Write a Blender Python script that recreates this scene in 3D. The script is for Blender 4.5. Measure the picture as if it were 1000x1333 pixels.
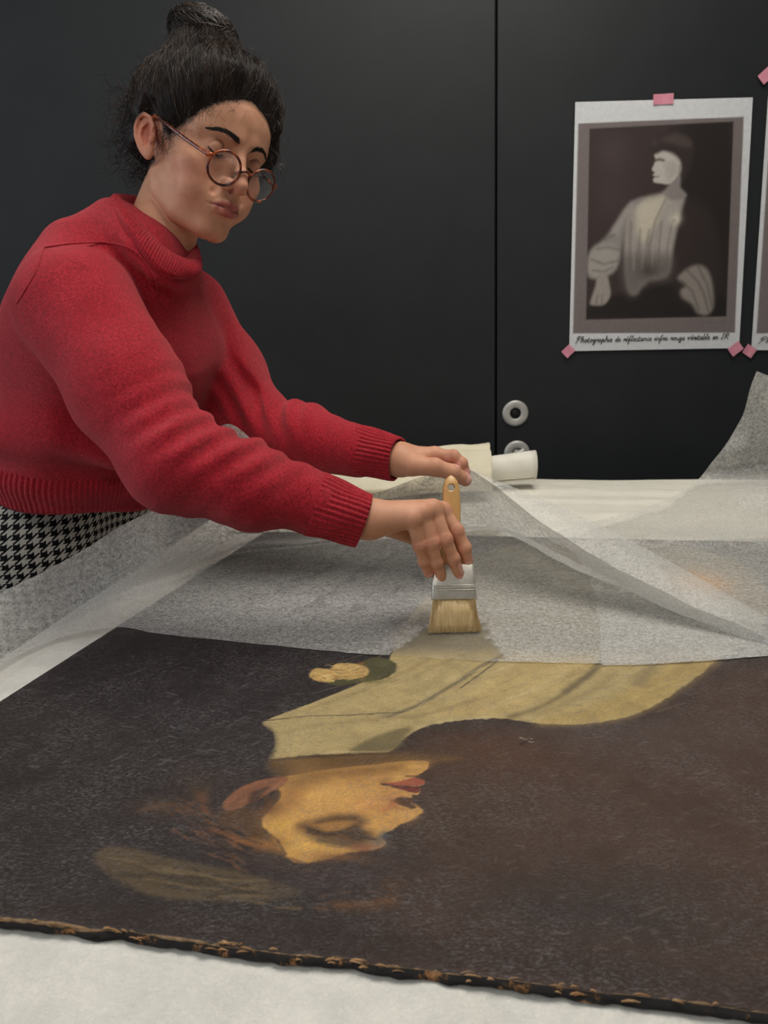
import bpy, bmesh, math, random
import numpy as np
from mathutils import Vector, Matrix

random.seed(7)
rng = np.random.default_rng(7)
scene = bpy.context.scene
COL = scene.collection
for o in list(bpy.data.objects):
    bpy.data.objects.remove(o)

# ------------------------------------------------------------------ camera
F = 1050.0                      # focal length in photo pixels (1000 x 1333 frame)
PITCH, ROLL = math.radians(14.5), math.radians(2.0)
TZ = 0.86                       # table surface height
CAM = np.array([0.0, 0.0, TZ + 0.41])
_f = np.array([0, math.cos(PITCH), -math.sin(PITCH)])
_r0 = np.array([1.0, 0, 0]); _u0 = np.array([0, math.sin(PITCH), math.cos(PITCH)])
CR = math.cos(ROLL) * _r0 - math.sin(ROLL) * _u0
CU = math.sin(ROLL) * _r0 + math.cos(ROLL) * _u0
CF = _f
cd = bpy.data.cameras.new('camera')
cam = bpy.data.objects.new('camera', cd); COL.objects.link(cam)
cd.sensor_fit = 'VERTICAL'; cd.sensor_height = 36.0; cd.lens = F / 1333.0 * 36.0
cd.clip_start = 0.02
cam.matrix_world = Matrix((( CR[0], CU[0], -CF[0], CAM[0]),
                           ( CR[1], CU[1], -CF[1], CAM[1]),
                           ( CR[2], CU[2], -CF[2], CAM[2]), (0, 0, 0, 1)))
cd.dof.use_dof = True; cd.dof.focus_distance = 0.88; cd.dof.aperture_fstop = 11.0
scene.camera = cam

# ------------------------------------------------------------------ light
world = bpy.data.worlds.new('world'); scene.world = world
world.use_nodes = True
world.node_tree.nodes['Background'].inputs[0].default_value = (0.88, 0.94, 1.0, 1)
world.node_tree.nodes['Background'].inputs[1].default_value = 0.11

def area_light(name, loc, target, sx, sy, power, color):
    l = bpy.data.lights.new(name, 'AREA'); l.shape = 'RECTANGLE'
    l.size = sx; l.size_y = sy; l.energy = power; l.color = color
    o = bpy.data.objects.new(name, l); COL.objects.link(o)
    o.location = loc
    o.rotation_euler = (Vector(target) - Vector(loc)).to_track_quat('-Z', 'Y').to_euler()
    return o
# ceiling light panel above the table, and daylight from a window at the far left
area_light('overhead_area_light', (0.35, 1.0, 2.75), (0.2, 1.0, 0.8), 1.5, 0.9, 29, (1.0, 0.95, 0.87))
area_light('overhead_area_light', (-0.9, -0.9, 2.75), (-0.5, 0.2, 0.8), 1.5, 0.9, 19, (1.0, 0.96, 0.9))  # unseen fill light, added behind the camera to brighten the sides facing it
area_light('window_daylight', (-3.0, 0.5, 1.9), (0.0, 1.0, 1.1), 1.6, 1.6, 26, (0.80, 0.90, 1.0))

scene.view_settings.view_transform = 'Standard'
scene.view_settings.look = 'None'
scene.view_settings.exposure = 0.03
scene.view_settings.gamma = 1.0
scene.view_settings.use_curve_mapping = False

# ------------------------------------------------------------------ helpers
def ray(px, py):
    px = np.asarray(px, float); py = np.asarray(py, float)
    a = (px - 500.0) / F; b = (666.5 - py) / F
    return CF + a[..., None] * CR + b[..., None] * CU
def on_z(px, py, z):
    d = ray(px, py); t = (z - CAM[2]) / d[..., 2]
    return CAM + t[..., None] * d
def at_y(px, py, Y):
    d = ray(px, py); t = (np.asarray(Y, float) - CAM[1]) / d[..., 1]
    return CAM + t[..., None] * d
def tab(px, py, h=0.0):
    return on_z(px, py, TZ + h)
def pix(P):
    P = np.asarray(P, float) - CAM
    w = P @ CF
    return np.stack([500 + F * (P @ CR) / w, 666.5 - F * (P @ CU) / w], -1)

def lin(c):
    c = np.asarray(c, float) / 255.0
    return np.where(c <= 0.04045, c / 12.92, ((c + 0.055) / 1.055) ** 2.4)
def rgba(r, g, b):
    v = lin((r, g, b)); return (float(v[0]), float(v[1]), float(v[2]), 1.0)

def new_obj(name, me, mat=None, parent=None):
    o = bpy.data.objects.new(name, me); COL.objects.link(o)
    if mat is not None: me.materials.append(mat)
    if parent is not None: o.parent = parent
    return o
def mesh(name, V, Fc, mat=None, parent=None, smooth=True, cols=None, uv=None, attrs=None):
    me = bpy.data.meshes.new(name)
    V = np.asarray(V, dtype=np.float32)
    if isinstance(Fc, np.ndarray):
        n, k = Fc.shape
        me.vertices.add(len(V)); me.vertices.foreach_set('co', V.ravel())
        me.loops.add(n * k); me.loops.foreach_set('vertex_index', Fc.astype(np.int32).ravel())
        me.polygons.add(n); me.polygons.foreach_set('loop_start', np.arange(0, n * k, k, dtype=np.int32))
        me.update(calc_edges=True); me.validate()
    else:
        me.from_pydata([tuple(map(float, v)) for v in V], [], [list(map(int, f)) for f in Fc]); me.update()
    if smooth:
        me.polygons.foreach_set('use_smooth', np.ones(len(me.polygons), bool))
    if cols is not None:
        a = me.color_attributes.new('Col', 'FLOAT_COLOR', 'POINT')
        c = np.ones((len(V), 4), np.float32); c[:, :3] = cols
        a.data.foreach_set('color', c.ravel())
    for k_, v_ in (attrs or {}).items():
        a = me.attributes.new(k_, 'FLOAT', 'POINT'); a.data.foreach_set('value', np.asarray(v_, np.float32).ravel())
    if uv is not None:
        uvl = me.uv_layers.new(name='UVMap')
        li = np.zeros(len(me.loops), np.int32); me.loops.foreach_get('vertex_index', li)
        uvl.data.foreach_set('uv', np.asarray(uv, np.float32)[li].ravel())
    return new_obj(name, me, mat, parent)
def empty(name, loc=(0, 0, 0)):
    o = bpy.data.objects.new(name, None); COL.objects.link(o); o.location = loc; o.empty_display_size = 0.05
    return o
def tag(o, label=None, cat=None, group=None, kind=None):
    if label: o['label'] = label
    if cat: o['category'] = cat
    if group: o['group'] = group
    if kind: o['kind'] = kind
    return o
def put(child, parent):               # parent while keeping world-space vertices
    child.parent = parent
    child.matrix_parent_inverse = Matrix.Translation(-Vector(parent.location))
    return child

def grid_faces(nu, nv, wrap_u=False):
    iu = np.arange(nu if wrap_u else nu - 1); iv = np.arange(nv - 1)
    A, B = np.meshgrid(iu, iv, indexing='ij')
    A2 = (A + 1) % nu
    return np.stack([A * nv + B, A2 * nv + B, A2 * nv + B + 1, A * nv + B + 1], -1).reshape(-1, 4)

def box_geo(c, s, bev=0.0):
    bm = bmesh.new(); bmesh.ops.create_cube(bm, size=1.0)
    for v in bm.verts: v.co = Vector((v.co.x * s[0] + c[0], v.co.y * s[1] + c[1], v.co.z * s[2] + c[2]))
    if bev > 0: bmesh.ops.bevel(bm, geom=bm.edges[:], offset=bev, segments=2, affect='EDGES', profile=0.5)
    V = [tuple(v.co) for v in bm.verts]; bm.verts.index_update()
    Fc = [[v.index for v in f.verts] for f in bm.faces]; bm.free()
    return V, Fc
def box(name, c, s, mat, parent=None, bev=0.003):
    V, Fc = box_geo(c, s, bev)
    return mesh(name, V, Fc, mat, parent, smooth=False)

def catmull(P, n, closed=False):
    """resample a polyline through its points with a Catmull-Rom spline, evenly in parameter"""
    P = np.asarray(P, float); m = len(P)
    if closed: Q = np.vstack([P[-1], P, P[0], P[1]]); seg = m
    else: Q = np.vstack([2 * P[0] - P[1], P, 2 * P[-1] - P[-2]]); seg = m - 1
    t = np.linspace(0, seg, n, endpoint=not closed)
    i = np.minimum(t.astype(int), seg - 1); u = (t - i)[:, None]
    a, b, c, d = Q[i], Q[i + 1], Q[i + 2], Q[i + 3]
    return 0.5 * (2 * b + (c - a) * u + (2 * a - 5 * b + 4 * c - d) * u ** 2 + (3 * b - a - 3 * c + d) * u ** 3)

def frames(P):
    P = np.asarray(P, float)
    T = np.gradient(P, axis=0); T /= np.linalg.norm(T, axis=1, keepdims=True) + 1e-12
    N = np.zeros_like(P); a = np.array([0, 0, 1.0])
    if abs(T[0] @ a) > 0.9: a = np.array([1.0, 0, 0])
    n = a - T[0] * (a @ T[0]); n /= np.linalg.norm(n); N[0] = n
    for i in range(1, len(P)):
        n = N[i - 1] - T[i] * (N[i - 1] @ T[i]); N[i] = n / (np.linalg.norm(n) + 1e-12)
    return T, N, np.cross(T, N)
def tube_geo(P, r, seg=8, caps=True, flat=None):
    P = np.asarray(P, float); T, N, B = frames(P); n = len(P)
    r = np.broadcast_to(np.asarray(r, float), (n,))
    a = np.linspace(0, 2 * math.pi, seg, endpoint=False)
    fl = 1.0 if flat is None else flat
    V = (P[:, None, :] + r[:, None, None] * (np.cos(a)[None, :, None] * N[:, None, :] + fl * np.sin(a)[None, :, None] * B[:, None, :])).reshape(-1, 3)
    Fc = []
    for i in range(n - 1):
        for j in range(seg):
            k = (j + 1) % seg
            Fc.append([i * seg + j, i * seg + k, (i + 1) * seg + k, (i + 1) * seg + j])
    if caps:
        Fc.append(list(range(seg))[::-1]); Fc.append([(n - 1) * seg + j for j in range(seg)])
    return V, Fc
def tube(name, P, r, mat, parent=None, seg=10, flat=None):
    V, Fc = tube_geo(P, r, seg, True, flat); return mesh(name, V, Fc, mat, parent)
def join_geo(parts):
    V = []; Fc = []; n = 0
    for v, f in parts:
        V.append(np.asarray(v, float)); Fc += [[i + n for i in q] for q in f]; n += len(v)
    return np.vstack(V), Fc
def tubes_fast(paths, radii, seg=4):
    """many tapered strands in one mesh; every path has the same point count"""
    P = np.asarray(paths, float); S, n, _ = P.shape
    T = np.gradient(P, axis=1); T /= np.linalg.norm(T, axis=2, keepdims=True) + 1e-12
    a = np.array([0.31, 0.52, 0.79]); Nn = np.cross(T, a); Nn /= np.linalg.norm(Nn, axis=2, keepdims=True) + 1e-9
    B = np.cross(T, Nn); ang = np.linspace(0, 2 * math.pi, seg, endpoint=False)
    R = np.asarray(radii, float)
    V = P[:, :, None, :] + R[:, :, None, None] * (np.cos(ang)[:, None] * Nn[:, :, None, :] + np.sin(ang)[:, None] * B[:, :, None, :])
    i, j, k = np.meshgrid(np.arange(S), np.arange(n - 1), np.arange(seg), indexing='ij')
    k2 = (k + 1) % seg; b0 = i * n * seg + j * seg; b1 = b0 + seg
    Fc = np.stack([b0 + k, b0 + k2, b1 + k2, b1 + k], -1).reshape(-1, 4)
    return V.reshape(-1, 3), Fc

# smooth value noise for shapes
def vnoise(P, seed=0):
    P = np.asarray(P, float); i = np.floor(P).astype(np.int64); f = P - i; f = f * f * (3 - 2 * f)
    def h(a):
        n = (a[..., 0] * 374761393 + a[..., 1] * 668265263 + a[..., 2] * 2147483647 + seed * 974634777) & 0xffffffff
        n = ((n ^ (n >> 13)) * 1274126177) & 0xffffffff
        return ((n ^ (n >> 16)) & 0xffff) / 32767.5 - 1.0
    r = 0
    for dx in (0, 1):
        for dy in (0, 1):
            for dz in (0, 1):
                w = (f[..., 0] if dx else 1 - f[..., 0]) * (f[..., 1] if dy else 1 - f[..., 1]) * (f[..., 2] if dz else 1 - f[..., 2])
                r = r + w * h(i + np.array([dx, dy, dz]))
    return r

# ------------------------------------------------------------------ materials
def mat_base(name, color=(0.5, 0.5, 0.5, 1), rough=0.6, metal=0.0, spec=0.5):
    m = bpy.data.materials.new(name); m.use_nodes = True
    nt = m.node_tree; b = nt.nodes['Principled BSDF']
    b.inputs['Base Color'].default_value = color; b.inputs['Roughness'].default_value = rough
    b.inputs['Metallic'].default_value = metal; b.inputs['Specular IOR Level'].default_value = spec
    return m, nt, b
def nd(nt, t, **kw):
    n = nt.nodes.new(t)
    for k, v in kw.items(): setattr(n, k, v)
    return n
def noise_node(nt, scale, detail=4, rough=0.55, vec=None, dims='3D'):
    n = nd(nt, 'ShaderNodeTexNoise'); n.noise_dimensions = dims
    n.inputs['Scale'].default_value = scale; n.inputs['Detail'].default_value = detail; n.inputs['Roughness'].default_value = rough
    if vec is not None: nt.links.new(vec, n.inputs['Vector'])
    return n
def obj_coord(nt, scale=(1, 1, 1), rot=(0, 0, 0)):
    t = nd(nt, 'ShaderNodeTexCoord'); mp = nd(nt, 'ShaderNodeMapping')
    mp.inputs['Scale'].default_value = scale; mp.inputs['Rotation'].default_value = rot
    nt.links.new(t.outputs['Object'], mp.inputs['Vector']); return mp.outputs[0]
def ramp(nt, fac, stops):
    r = nd(nt, 'ShaderNodeValToRGB'); cr = r.color_ramp
    while len(cr.elements) > 1: cr.elements.remove(cr.elements[0])
    cr.elements[0].position = stops[0][0]; cr.elements[0].color = stops[0][1]
    for p, c in stops[1:]:
        e = cr.elements.new(p); e.color = c
    nt.links.new(fac, r.inputs['Fac']); return r.outputs['Color']
def mix_col(nt, fac, a, b, mode='MIX'):
    m = nd(nt, 'ShaderNodeMix', data_type='RGBA', blend_type=mode)
    for s, v in ((m.inputs[0], fac), (m.inputs[6], a), (m.inputs[7], b)):
        if hasattr(v, 'links'): nt.links.new(v, s)
        else: s.default_value = v
    return m.outputs[2]
def bump(nt, b, h, strength=0.3, dist=0.002):
    n = nd(nt, 'ShaderNodeBump'); n.inputs['Strength'].default_value = strength; n.inputs['Distance'].default_value = dist
    nt.links.new(h, n.inputs['Height']); nt.links.new(n.outputs[0], b.inputs['Normal']); return n
def math_node(nt, op, a, b=None):
    m = nd(nt, 'ShaderNodeMath', operation=op)
    for s, v in ((m.inputs[0], a), (m.inputs[1], b)):
        if v is None: continue
        if hasattr(v, 'links'): nt.links.new(v, s)
        else: s.default_value = v
    return m.outputs[0]
def simple(name, c1, c2, scale=30, rough=0.6, metal=0.0, bs=0.1, bd=0.001, spec=0.5, stretch=(1, 1, 1)):
    m, nt, b = mat_base(name, c1, rough, metal, spec)
    n = noise_node(nt, scale, 5, 0.6, obj_coord(nt, stretch))
    nt.links.new(ramp(nt, n.outputs[0], [(0.3, c1), (0.7, c2)]), b.inputs['Base Color'])
    if bs: bump(nt, b, n.outputs[0], bs, bd)
    return m

M = {}
M['black_panel'] = simple('black_panel', rgba(32, 34, 36), rgba(37, 39, 41), 9, 0.5, 0, 0.02, 0.001, 0.3)
M['floor'] = simple('floor_lino', rgba(112, 110, 106), rgba(128, 126, 121), 14, 0.5)
M['ceiling'] = simple('ceiling_paint', rgba(205, 204, 200), rgba(214, 213, 208), 5, 0.9)
M['table_top'] = simple('table_laminate', rgba(190, 188, 182), rgba(202, 200, 194), 6, 0.5)
M['table_metal'] = simple('table_metal', rgba(90, 92, 94), rgba(110, 112, 114), 20, 0.35, 0.9)
def felt_mat():
    m, nt, b = mat_base('white_felt', rgba(222, 219, 210), 0.95, 0, 0.15)
    n1 = noise_node(nt, 30, 6, 0.7, obj_coord(nt)); n2 = noise_node(nt, 420, 4, 0.75, obj_coord(nt)); n2.inputs['Distortion'].default_value = 1.5
    c = ramp(nt, n1.outputs[0], [(0.35, rgba(222, 220, 212)), (0.65, rgba(238, 235, 226))])
    f = ramp(nt, n2.outputs[0], [(0.35, (0.92, 0.92, 0.93, 1)), (0.65, (1.04, 1.04, 1.03, 1))])
    nt.links.new(mix_col(nt, 1.0, c, f, 'MULTIPLY'), b.inputs['Base Color'])
    bump(nt, b, math_node(nt, 'ADD', n1.outputs[0], math_node(nt, 'MULTIPLY', n2.outputs[0], 0.35)), 0.7, 0.004)
    return m
M['felt'] = felt_mat()
M['cover'] = simple('white_cover_sheet', rgba(226, 222, 208), rgba(236, 233, 221), 24, 0.55, 0, 0.3, 0.002, 0.4)
M['cloth'] = simple('cream_cloth', rgba(214, 204, 176), rgba(226, 219, 196), 18, 0.7, 0, 0.2, 0.002, 0.3)
M['paper'] = simple('print_paper', rgba(200, 200, 200), rgba(206, 206, 206), 8, 0.6, 0, 0.02, 0.0005, 0.3)
M['tape'] = simple('pink_tape', rgba(206, 130, 148), rgba(216, 144, 160), 50, 0.7)
M['ink'] = simple('ink', rgba(38, 37, 36), rgba(52, 50, 50), 40, 0.8)
M['brushed'] = simple('brushed_steel', rgba(176, 174, 168), rgba(196, 194, 188), 60, 0.45, 0.35, 0.05, 0.0005)
M['dark_hole'] = simple('dark_hole', rgba(10, 10, 10), rgba(14, 14, 14), 20, 0.7)
M['steel'] = simple('tin_ferrule', rgba(196, 190, 178), rgba(216, 212, 202), 90, 0.42, 0.7, 0.1, 0.0004)
# ------------------------------------------------------------------ the room
WY = 2.06
tag(box('floor', (0.6, 0.8, -0.02), (7.5, 6.5, 0.04), M['floor'], bev=0), kind='structure')
tag(box('ceiling', (0.6, 0.8, 2.87), (7.5, 6.5, 0.06), M['ceiling'], bev=0), kind='structure')
wall = tag(box('wall_back', (0.6, WY + 0.08, 1.42), (7.5, 0.1, 2.84), M['black_panel'], bev=0), kind='structure')
seam = at_y(646.0, 320.0, WY)
for xa, xb in ((-1.9, seam[0] - 0.003), (seam[0] + 0.003, 2.9)):
    box('panel', ((xa + xb) / 2, WY + 0.015, 1.42), (xb - xa, 0.03, 2.80), M['black_panel'], wall, 0.0015)

def ring_geo(c, ro, ri, th, seg=48, prof=5):
    """flat ring with rounded lip lying against the wall (axis = -Y)"""
    pts = [(ri, 0.0), (ri, th * 0.75), (ri + (ro - ri) * 0.12, th), (ro - (ro - ri) * 0.25, th), (ro - (ro - ri) * 0.06, th * 0.75), (ro, th * 0.3), (ro, 0.0)]
    V = []; Fc = []; k = len(pts)
    for i in range(seg):
        a = 2 * math.pi * i / seg
        for r, h in pts: V.append((c[0] + r * math.cos(a), c[1] - h, c[2] + r * math.sin(a)))
    for i in range(seg):
        j = (i + 1) % seg
        for q in range(k - 1): Fc.append([i * k + q, i * k + q + 1, j * k + q + 1, j * k + q])
    return V, Fc
def disc_geo(c, r, th, seg=32):
    V = [(c[0] + r * math.cos(2 * math.pi * i / seg), c[1] - h, c[2] + r * math.sin(2 * math.pi * i / seg)) for h in (0, th) for i in range(seg)]
    Fc = [list(range(seg))[::-1], list(range(seg, 2 * seg))] + [[i, (i + 1) % seg, seg + (i + 1) % seg, seg + i] for i in range(seg)]
    return V, Fc
def escutcheon(px, py, label, latch):
    c = at_y(px, py, WY); r = 17.5 / F * (c[1] * 0.97)
    root = empty('door_pull', tuple(c)); tag(root, label, 'door pull', 'round pulls on the black panel')
    put(mesh('ring', *ring_geo(c, r, r * 0.42, 0.006), M['brushed']), root)
    put(mesh('recess', *disc_geo((c[0], c[1] + 0.001, c[2]), r * 0.46, 0.002), M['dark_hole'] if not latch else M['brushed']), root)
    if latch:
        T = [c + np.array([-0.016, -0.006, -0.007]), c + np.array([0.0, -0.013, 0.001]), c + np.array([0.018, -0.012, 0.009])]
        put(tube('thumb_latch', catmull(T, 12), 0.0065, M['brushed'], seg=12, flat=0.6), root)
escutcheon(671, 538, 'round steel pull with open black hole beside the panel seam', False)
escutcheon(673, 590, 'round steel pull with a thumb latch, half hidden by the white roll', True)

# ------------------------------------------------------------------ work table, yawed with the painting
PA = tab(0, 918); PB = tab(158, 816)             # painting's left edge
PC = tab(0, 1199); PD = tab(1000, 1324)          # painting's near edge
ed = (PD - PC) / np.linalg.norm(PD - PC)         # direction along the near edge
el = (PB - PA) / np.linalg.norm(PB - PA)         # direction along the left edge
def isect(p, d, q, e):
    A = np.array([[d[0], -e[0]], [d[1], -e[1]]]); s = np.linalg.solve(A, (q - p)[:2]); return p + s[0] * d
NL = isect(PA, el, PC, ed)                       # near left corner
farp = tab(720, 702); fard = tab(1000, 708) - farp; fard /= np.linalg.norm(fard)
FL = isect(PA, el, farp, fard)
W_P = 1.02
NR = NL + ed * W_P
FR = FL + fard * (W_P * 0.98)
0 and print('painting corners', NL, NR, FL, FR, np.linalg.norm(FL - NL), np.linalg.norm(NR - NL))
te = np.array([ed[0], ed[1], 0]); te /= np.linalg.norm(te)
tn = np.array([-te[1], te[0], 0])                # table depth direction
def tabpt(s, t, z=0.0):                          # s along the near edge, t away from camera, from the painting's near-left corner
    return np.array([NL[0], NL[1], TZ]) + te * s + tn * t + np.array([0, 0, z])
far_t = float((tab(800, 628) - NL) @ tn)
def slab_geo(s0, s1, t0, t1, z0, z1, bev=0.004):
    bm = bmesh.new(); bmesh.ops.create_cube(bm, size=1.0)
    for v in bm.verts:
        p = tabpt(s0 if v.co.x < 0 else s1, t0 if v.co.y < 0 else t1, z0 if v.co.z < 0 else z1); v.co = Vector(p)
    if bev: bmesh.ops.bevel(bm, geom=bm.edges[:], offset=bev, segments=2, affect='EDGES', profile=0.5)
    bm.verts.index_update(); V = [tuple(v.co) for v in bm.verts]; Fc = [[v.index for v in f.verts] for f in bm.faces]; bm.free(); return V, Fc
S0, S1, T0, T1 = -0.055, 1.55, -0.34, far_t
root = empty('work_table', tuple(tabpt(0.6, 0.6, -TZ)))
tag(root, 'large work table with metal legs under the painting', 'table')
put(mesh('tabletop', *slab_geo(S0, S1, T0, T1 - 0.01, -0.05, -0.012), M['table_top'], smooth=False), root)
for s in (S0 + 0.12, S1 - 0.06):
    for t in (T0 + 0.06, T1 - 0.08):
        put(mesh('leg', *slab_geo(s - 0.025, s + 0.025, t - 0.025, t + 0.025, -TZ, -0.05), M['table_metal'], smooth=False), root)
for t in (T0 + 0.06, T1 - 0.08):
    put(mesh('rail', *slab_geo(S0 + 0.12, S1 - 0.06, t - 0.012, t + 0.012, -0.11, -0.051), M['table_metal'], smooth=False), root)

# white felt padding: a softly uneven blanket with rounded rims
def felt():
    ns, nt_ = 230, 200
    s = np.linspace(S0 - 0.004, S1, ns); t = np.linspace(T0, T1 - 0.004, nt_)
    Sg, Tg = np.meshgrid(s, t, indexing='ij')
    edge = np.minimum(np.minimum(Sg - s[0], s[-1] - Sg), np.minimum(Tg - t[0], t[-1] - Tg))
    z = -0.002 - 0.010 * np.clip(1 - edge / 0.008, 0, 1) ** 2
    q = np.stack([Sg * 22, Tg * 22, 0 * Sg], -1); q2 = np.stack([Sg * 70, Tg * 70, 0 * Sg + 5], -1)
    z = z + (0.0016 * vnoise(q, 3) + 0.0007 * vnoise(q2, 4)) * np.clip(edge / 0.03, 0, 1) - 0.0012
    P = np.array([NL[0], NL[1], TZ]) + Sg[..., None] * te + Tg[..., None] * tn; P[..., 2] += z
    V = P.reshape(-1, 3); Fc = grid_faces(ns, nt_)
    o = mesh('felt_blanket', V, Fc, M['felt'])
    return tag(o, 'white felt blanket covering the table under the painting', 'blanket')
felt()

# cover sheet over the back of the table, with long soft ripples
def cover():
    ns, nt_ = 240, 90
    s = np.linspace(0.02, S1, ns); t = np.linspace(float(max((FL - NL) @ tn, (FR - NL) @ tn)) + 0.006, T1 + 0.012, nt_)
    Sg, Tg = np.meshgrid(s, t, indexing='ij')
    q = np.stack([Sg * 3.0, Tg * 26, 0 * Sg], -1); q2 = np.stack([Sg * 9, Tg * 50, 0 * Sg + 3], -1)
    z = 0.0085 + 0.004 * vnoise(q, 11) + 0.0015 * vnoise(q2, 12)
    edge = np.minimum(np.minimum(Sg - s[0], s[-1] - Sg), Tg - t[0])
    z = -0.0005 + (z + 0.0005) * np.clip(edge / 0.03, 0, 1)
    drop = np.clip((Tg - (T1 - 0.004)) / 0.016, 0, 1); z = z - 0.03 * drop ** 2
    P = np.array([NL[0], NL[1], TZ]) + Sg[..., None] * te + Tg[..., None] * tn; P[..., 2] += z
    o = mesh('cover_sheet', P.reshape(-1, 3), grid_faces(ns, nt_), M['cover'])
    return tag(o, 'rippled white cover sheet on the far side of the table', 'sheet')
cover()
# ------------------------------------------------------------------ flat pictures: colours laid on a fine grid of the canvas / print
def poly_sd(P, poly):
    """signed distance (negative inside) of 2D points to a polygon"""
    d = np.full(len(P), 1e9); inside = np.zeros(len(P), bool); n = len(poly)
    for i in range(n):
        a = poly[i]; b = poly[(i + 1) % n]; e = b - a; w = P - a
        t = np.clip((w @ e) / (e @ e + 1e-18), 0, 1); q = w - t[:, None] * e
        d = np.minimum(d, (q * q).sum(1))
        c = ((a[1] <= P[:, 1]) & (b[1] > P[:, 1])) | ((b[1] <= P[:, 1]) & (a[1] > P[:, 1]))
        with np.errstate(divide='ignore', invalid='ignore'):
            xi = a[0] + (P[:, 1] - a[1]) / (b[1] - a[1]) * e[0]
        inside ^= c & (P[:, 0] < xi)
    d = np.sqrt(d); return np.where(inside, -d, d)
def line_d(P, line):
    d = np.full(len(P), 1e9)
    for a, b in zip(line[:-1], line[1:]):
        e = b - a; w = P - a; t = np.clip((w @ e) / (e @ e + 1e-18), 0, 1); q = w - t[:, None] * e
        d = np.minimum(d, (q * q).sum(1))
    return np.sqrt(d)
class Canvas2D:
    """paints sRGB-ish layers at sample points; shapes are given in the picture's own plane coordinates"""
    def __init__(self, P, base, wob=None):
        self.P = P; self.C = np.tile(np.asarray(base, float), (len(P), 1)); self.w = wob if wob is not None else 0
    def _mix(self, idx, a, col):
        a = np.clip(a, 0, 1)[:, None]; self.C[idx] = self.C[idx] * (1 - a) + np.asarray(col, float) * a
    def _near(self, pts, pad):
        lo = pts.min(0) - pad; hi = pts.max(0) + pad
        return np.where(((self.P >= lo) & (self.P <= hi)).all(1))[0]
    def poly(self, pts, col, f=0.003, op=1.0):
        pts = np.asarray(pts, float)
        if len(pts) > 5: pts = catmull(pts, 3 * len(pts), True)
        idx = self._near(pts, f * 1.5 + 0.004)
        if not len(idx): return
        d = poly_sd(self.P[idx], pts) + (self.w[idx] * min(f, 0.0014) if np.ndim(self.w) else 0)
        x = np.clip(0.5 - d / (2 * f), 0, 1); self._mix(idx, op * x * x * (3 - 2 * x), col)
    def line(self, pts, col, w=0.002, f=0.002, op=1.0):
        pts = np.asarray(pts, float); idx = self._near(pts, w + f)
        if not len(idx): return
        d = line_d(self.P[idx], pts) - w + (self.w[idx] * min(w, 0.0015) if np.ndim(self.w) else 0)
        x = np.clip(0.5 - d / (2 * f), 0, 1); self._mix(idx, op * x * x * (3 - 2 * x), col)
    def blob(self, c, rx, ry, col, op=1.0, rot=0.0):
        r = max(rx, ry); c = np.asarray(c, float); idx = self._near(np.array([c]), r * 1.6)
        if not len(idx): return
        q = self.P[idx] - c; ca, sa = math.cos(rot), math.sin(rot)
        u = (q[:, 0] * ca + q[:, 1] * sa) / rx; v = (-q[:, 0] * sa + q[:, 1] * ca) / ry
        self._mix(idx, op * np.exp(-(u * u + v * v) * 1.5), col)

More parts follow.
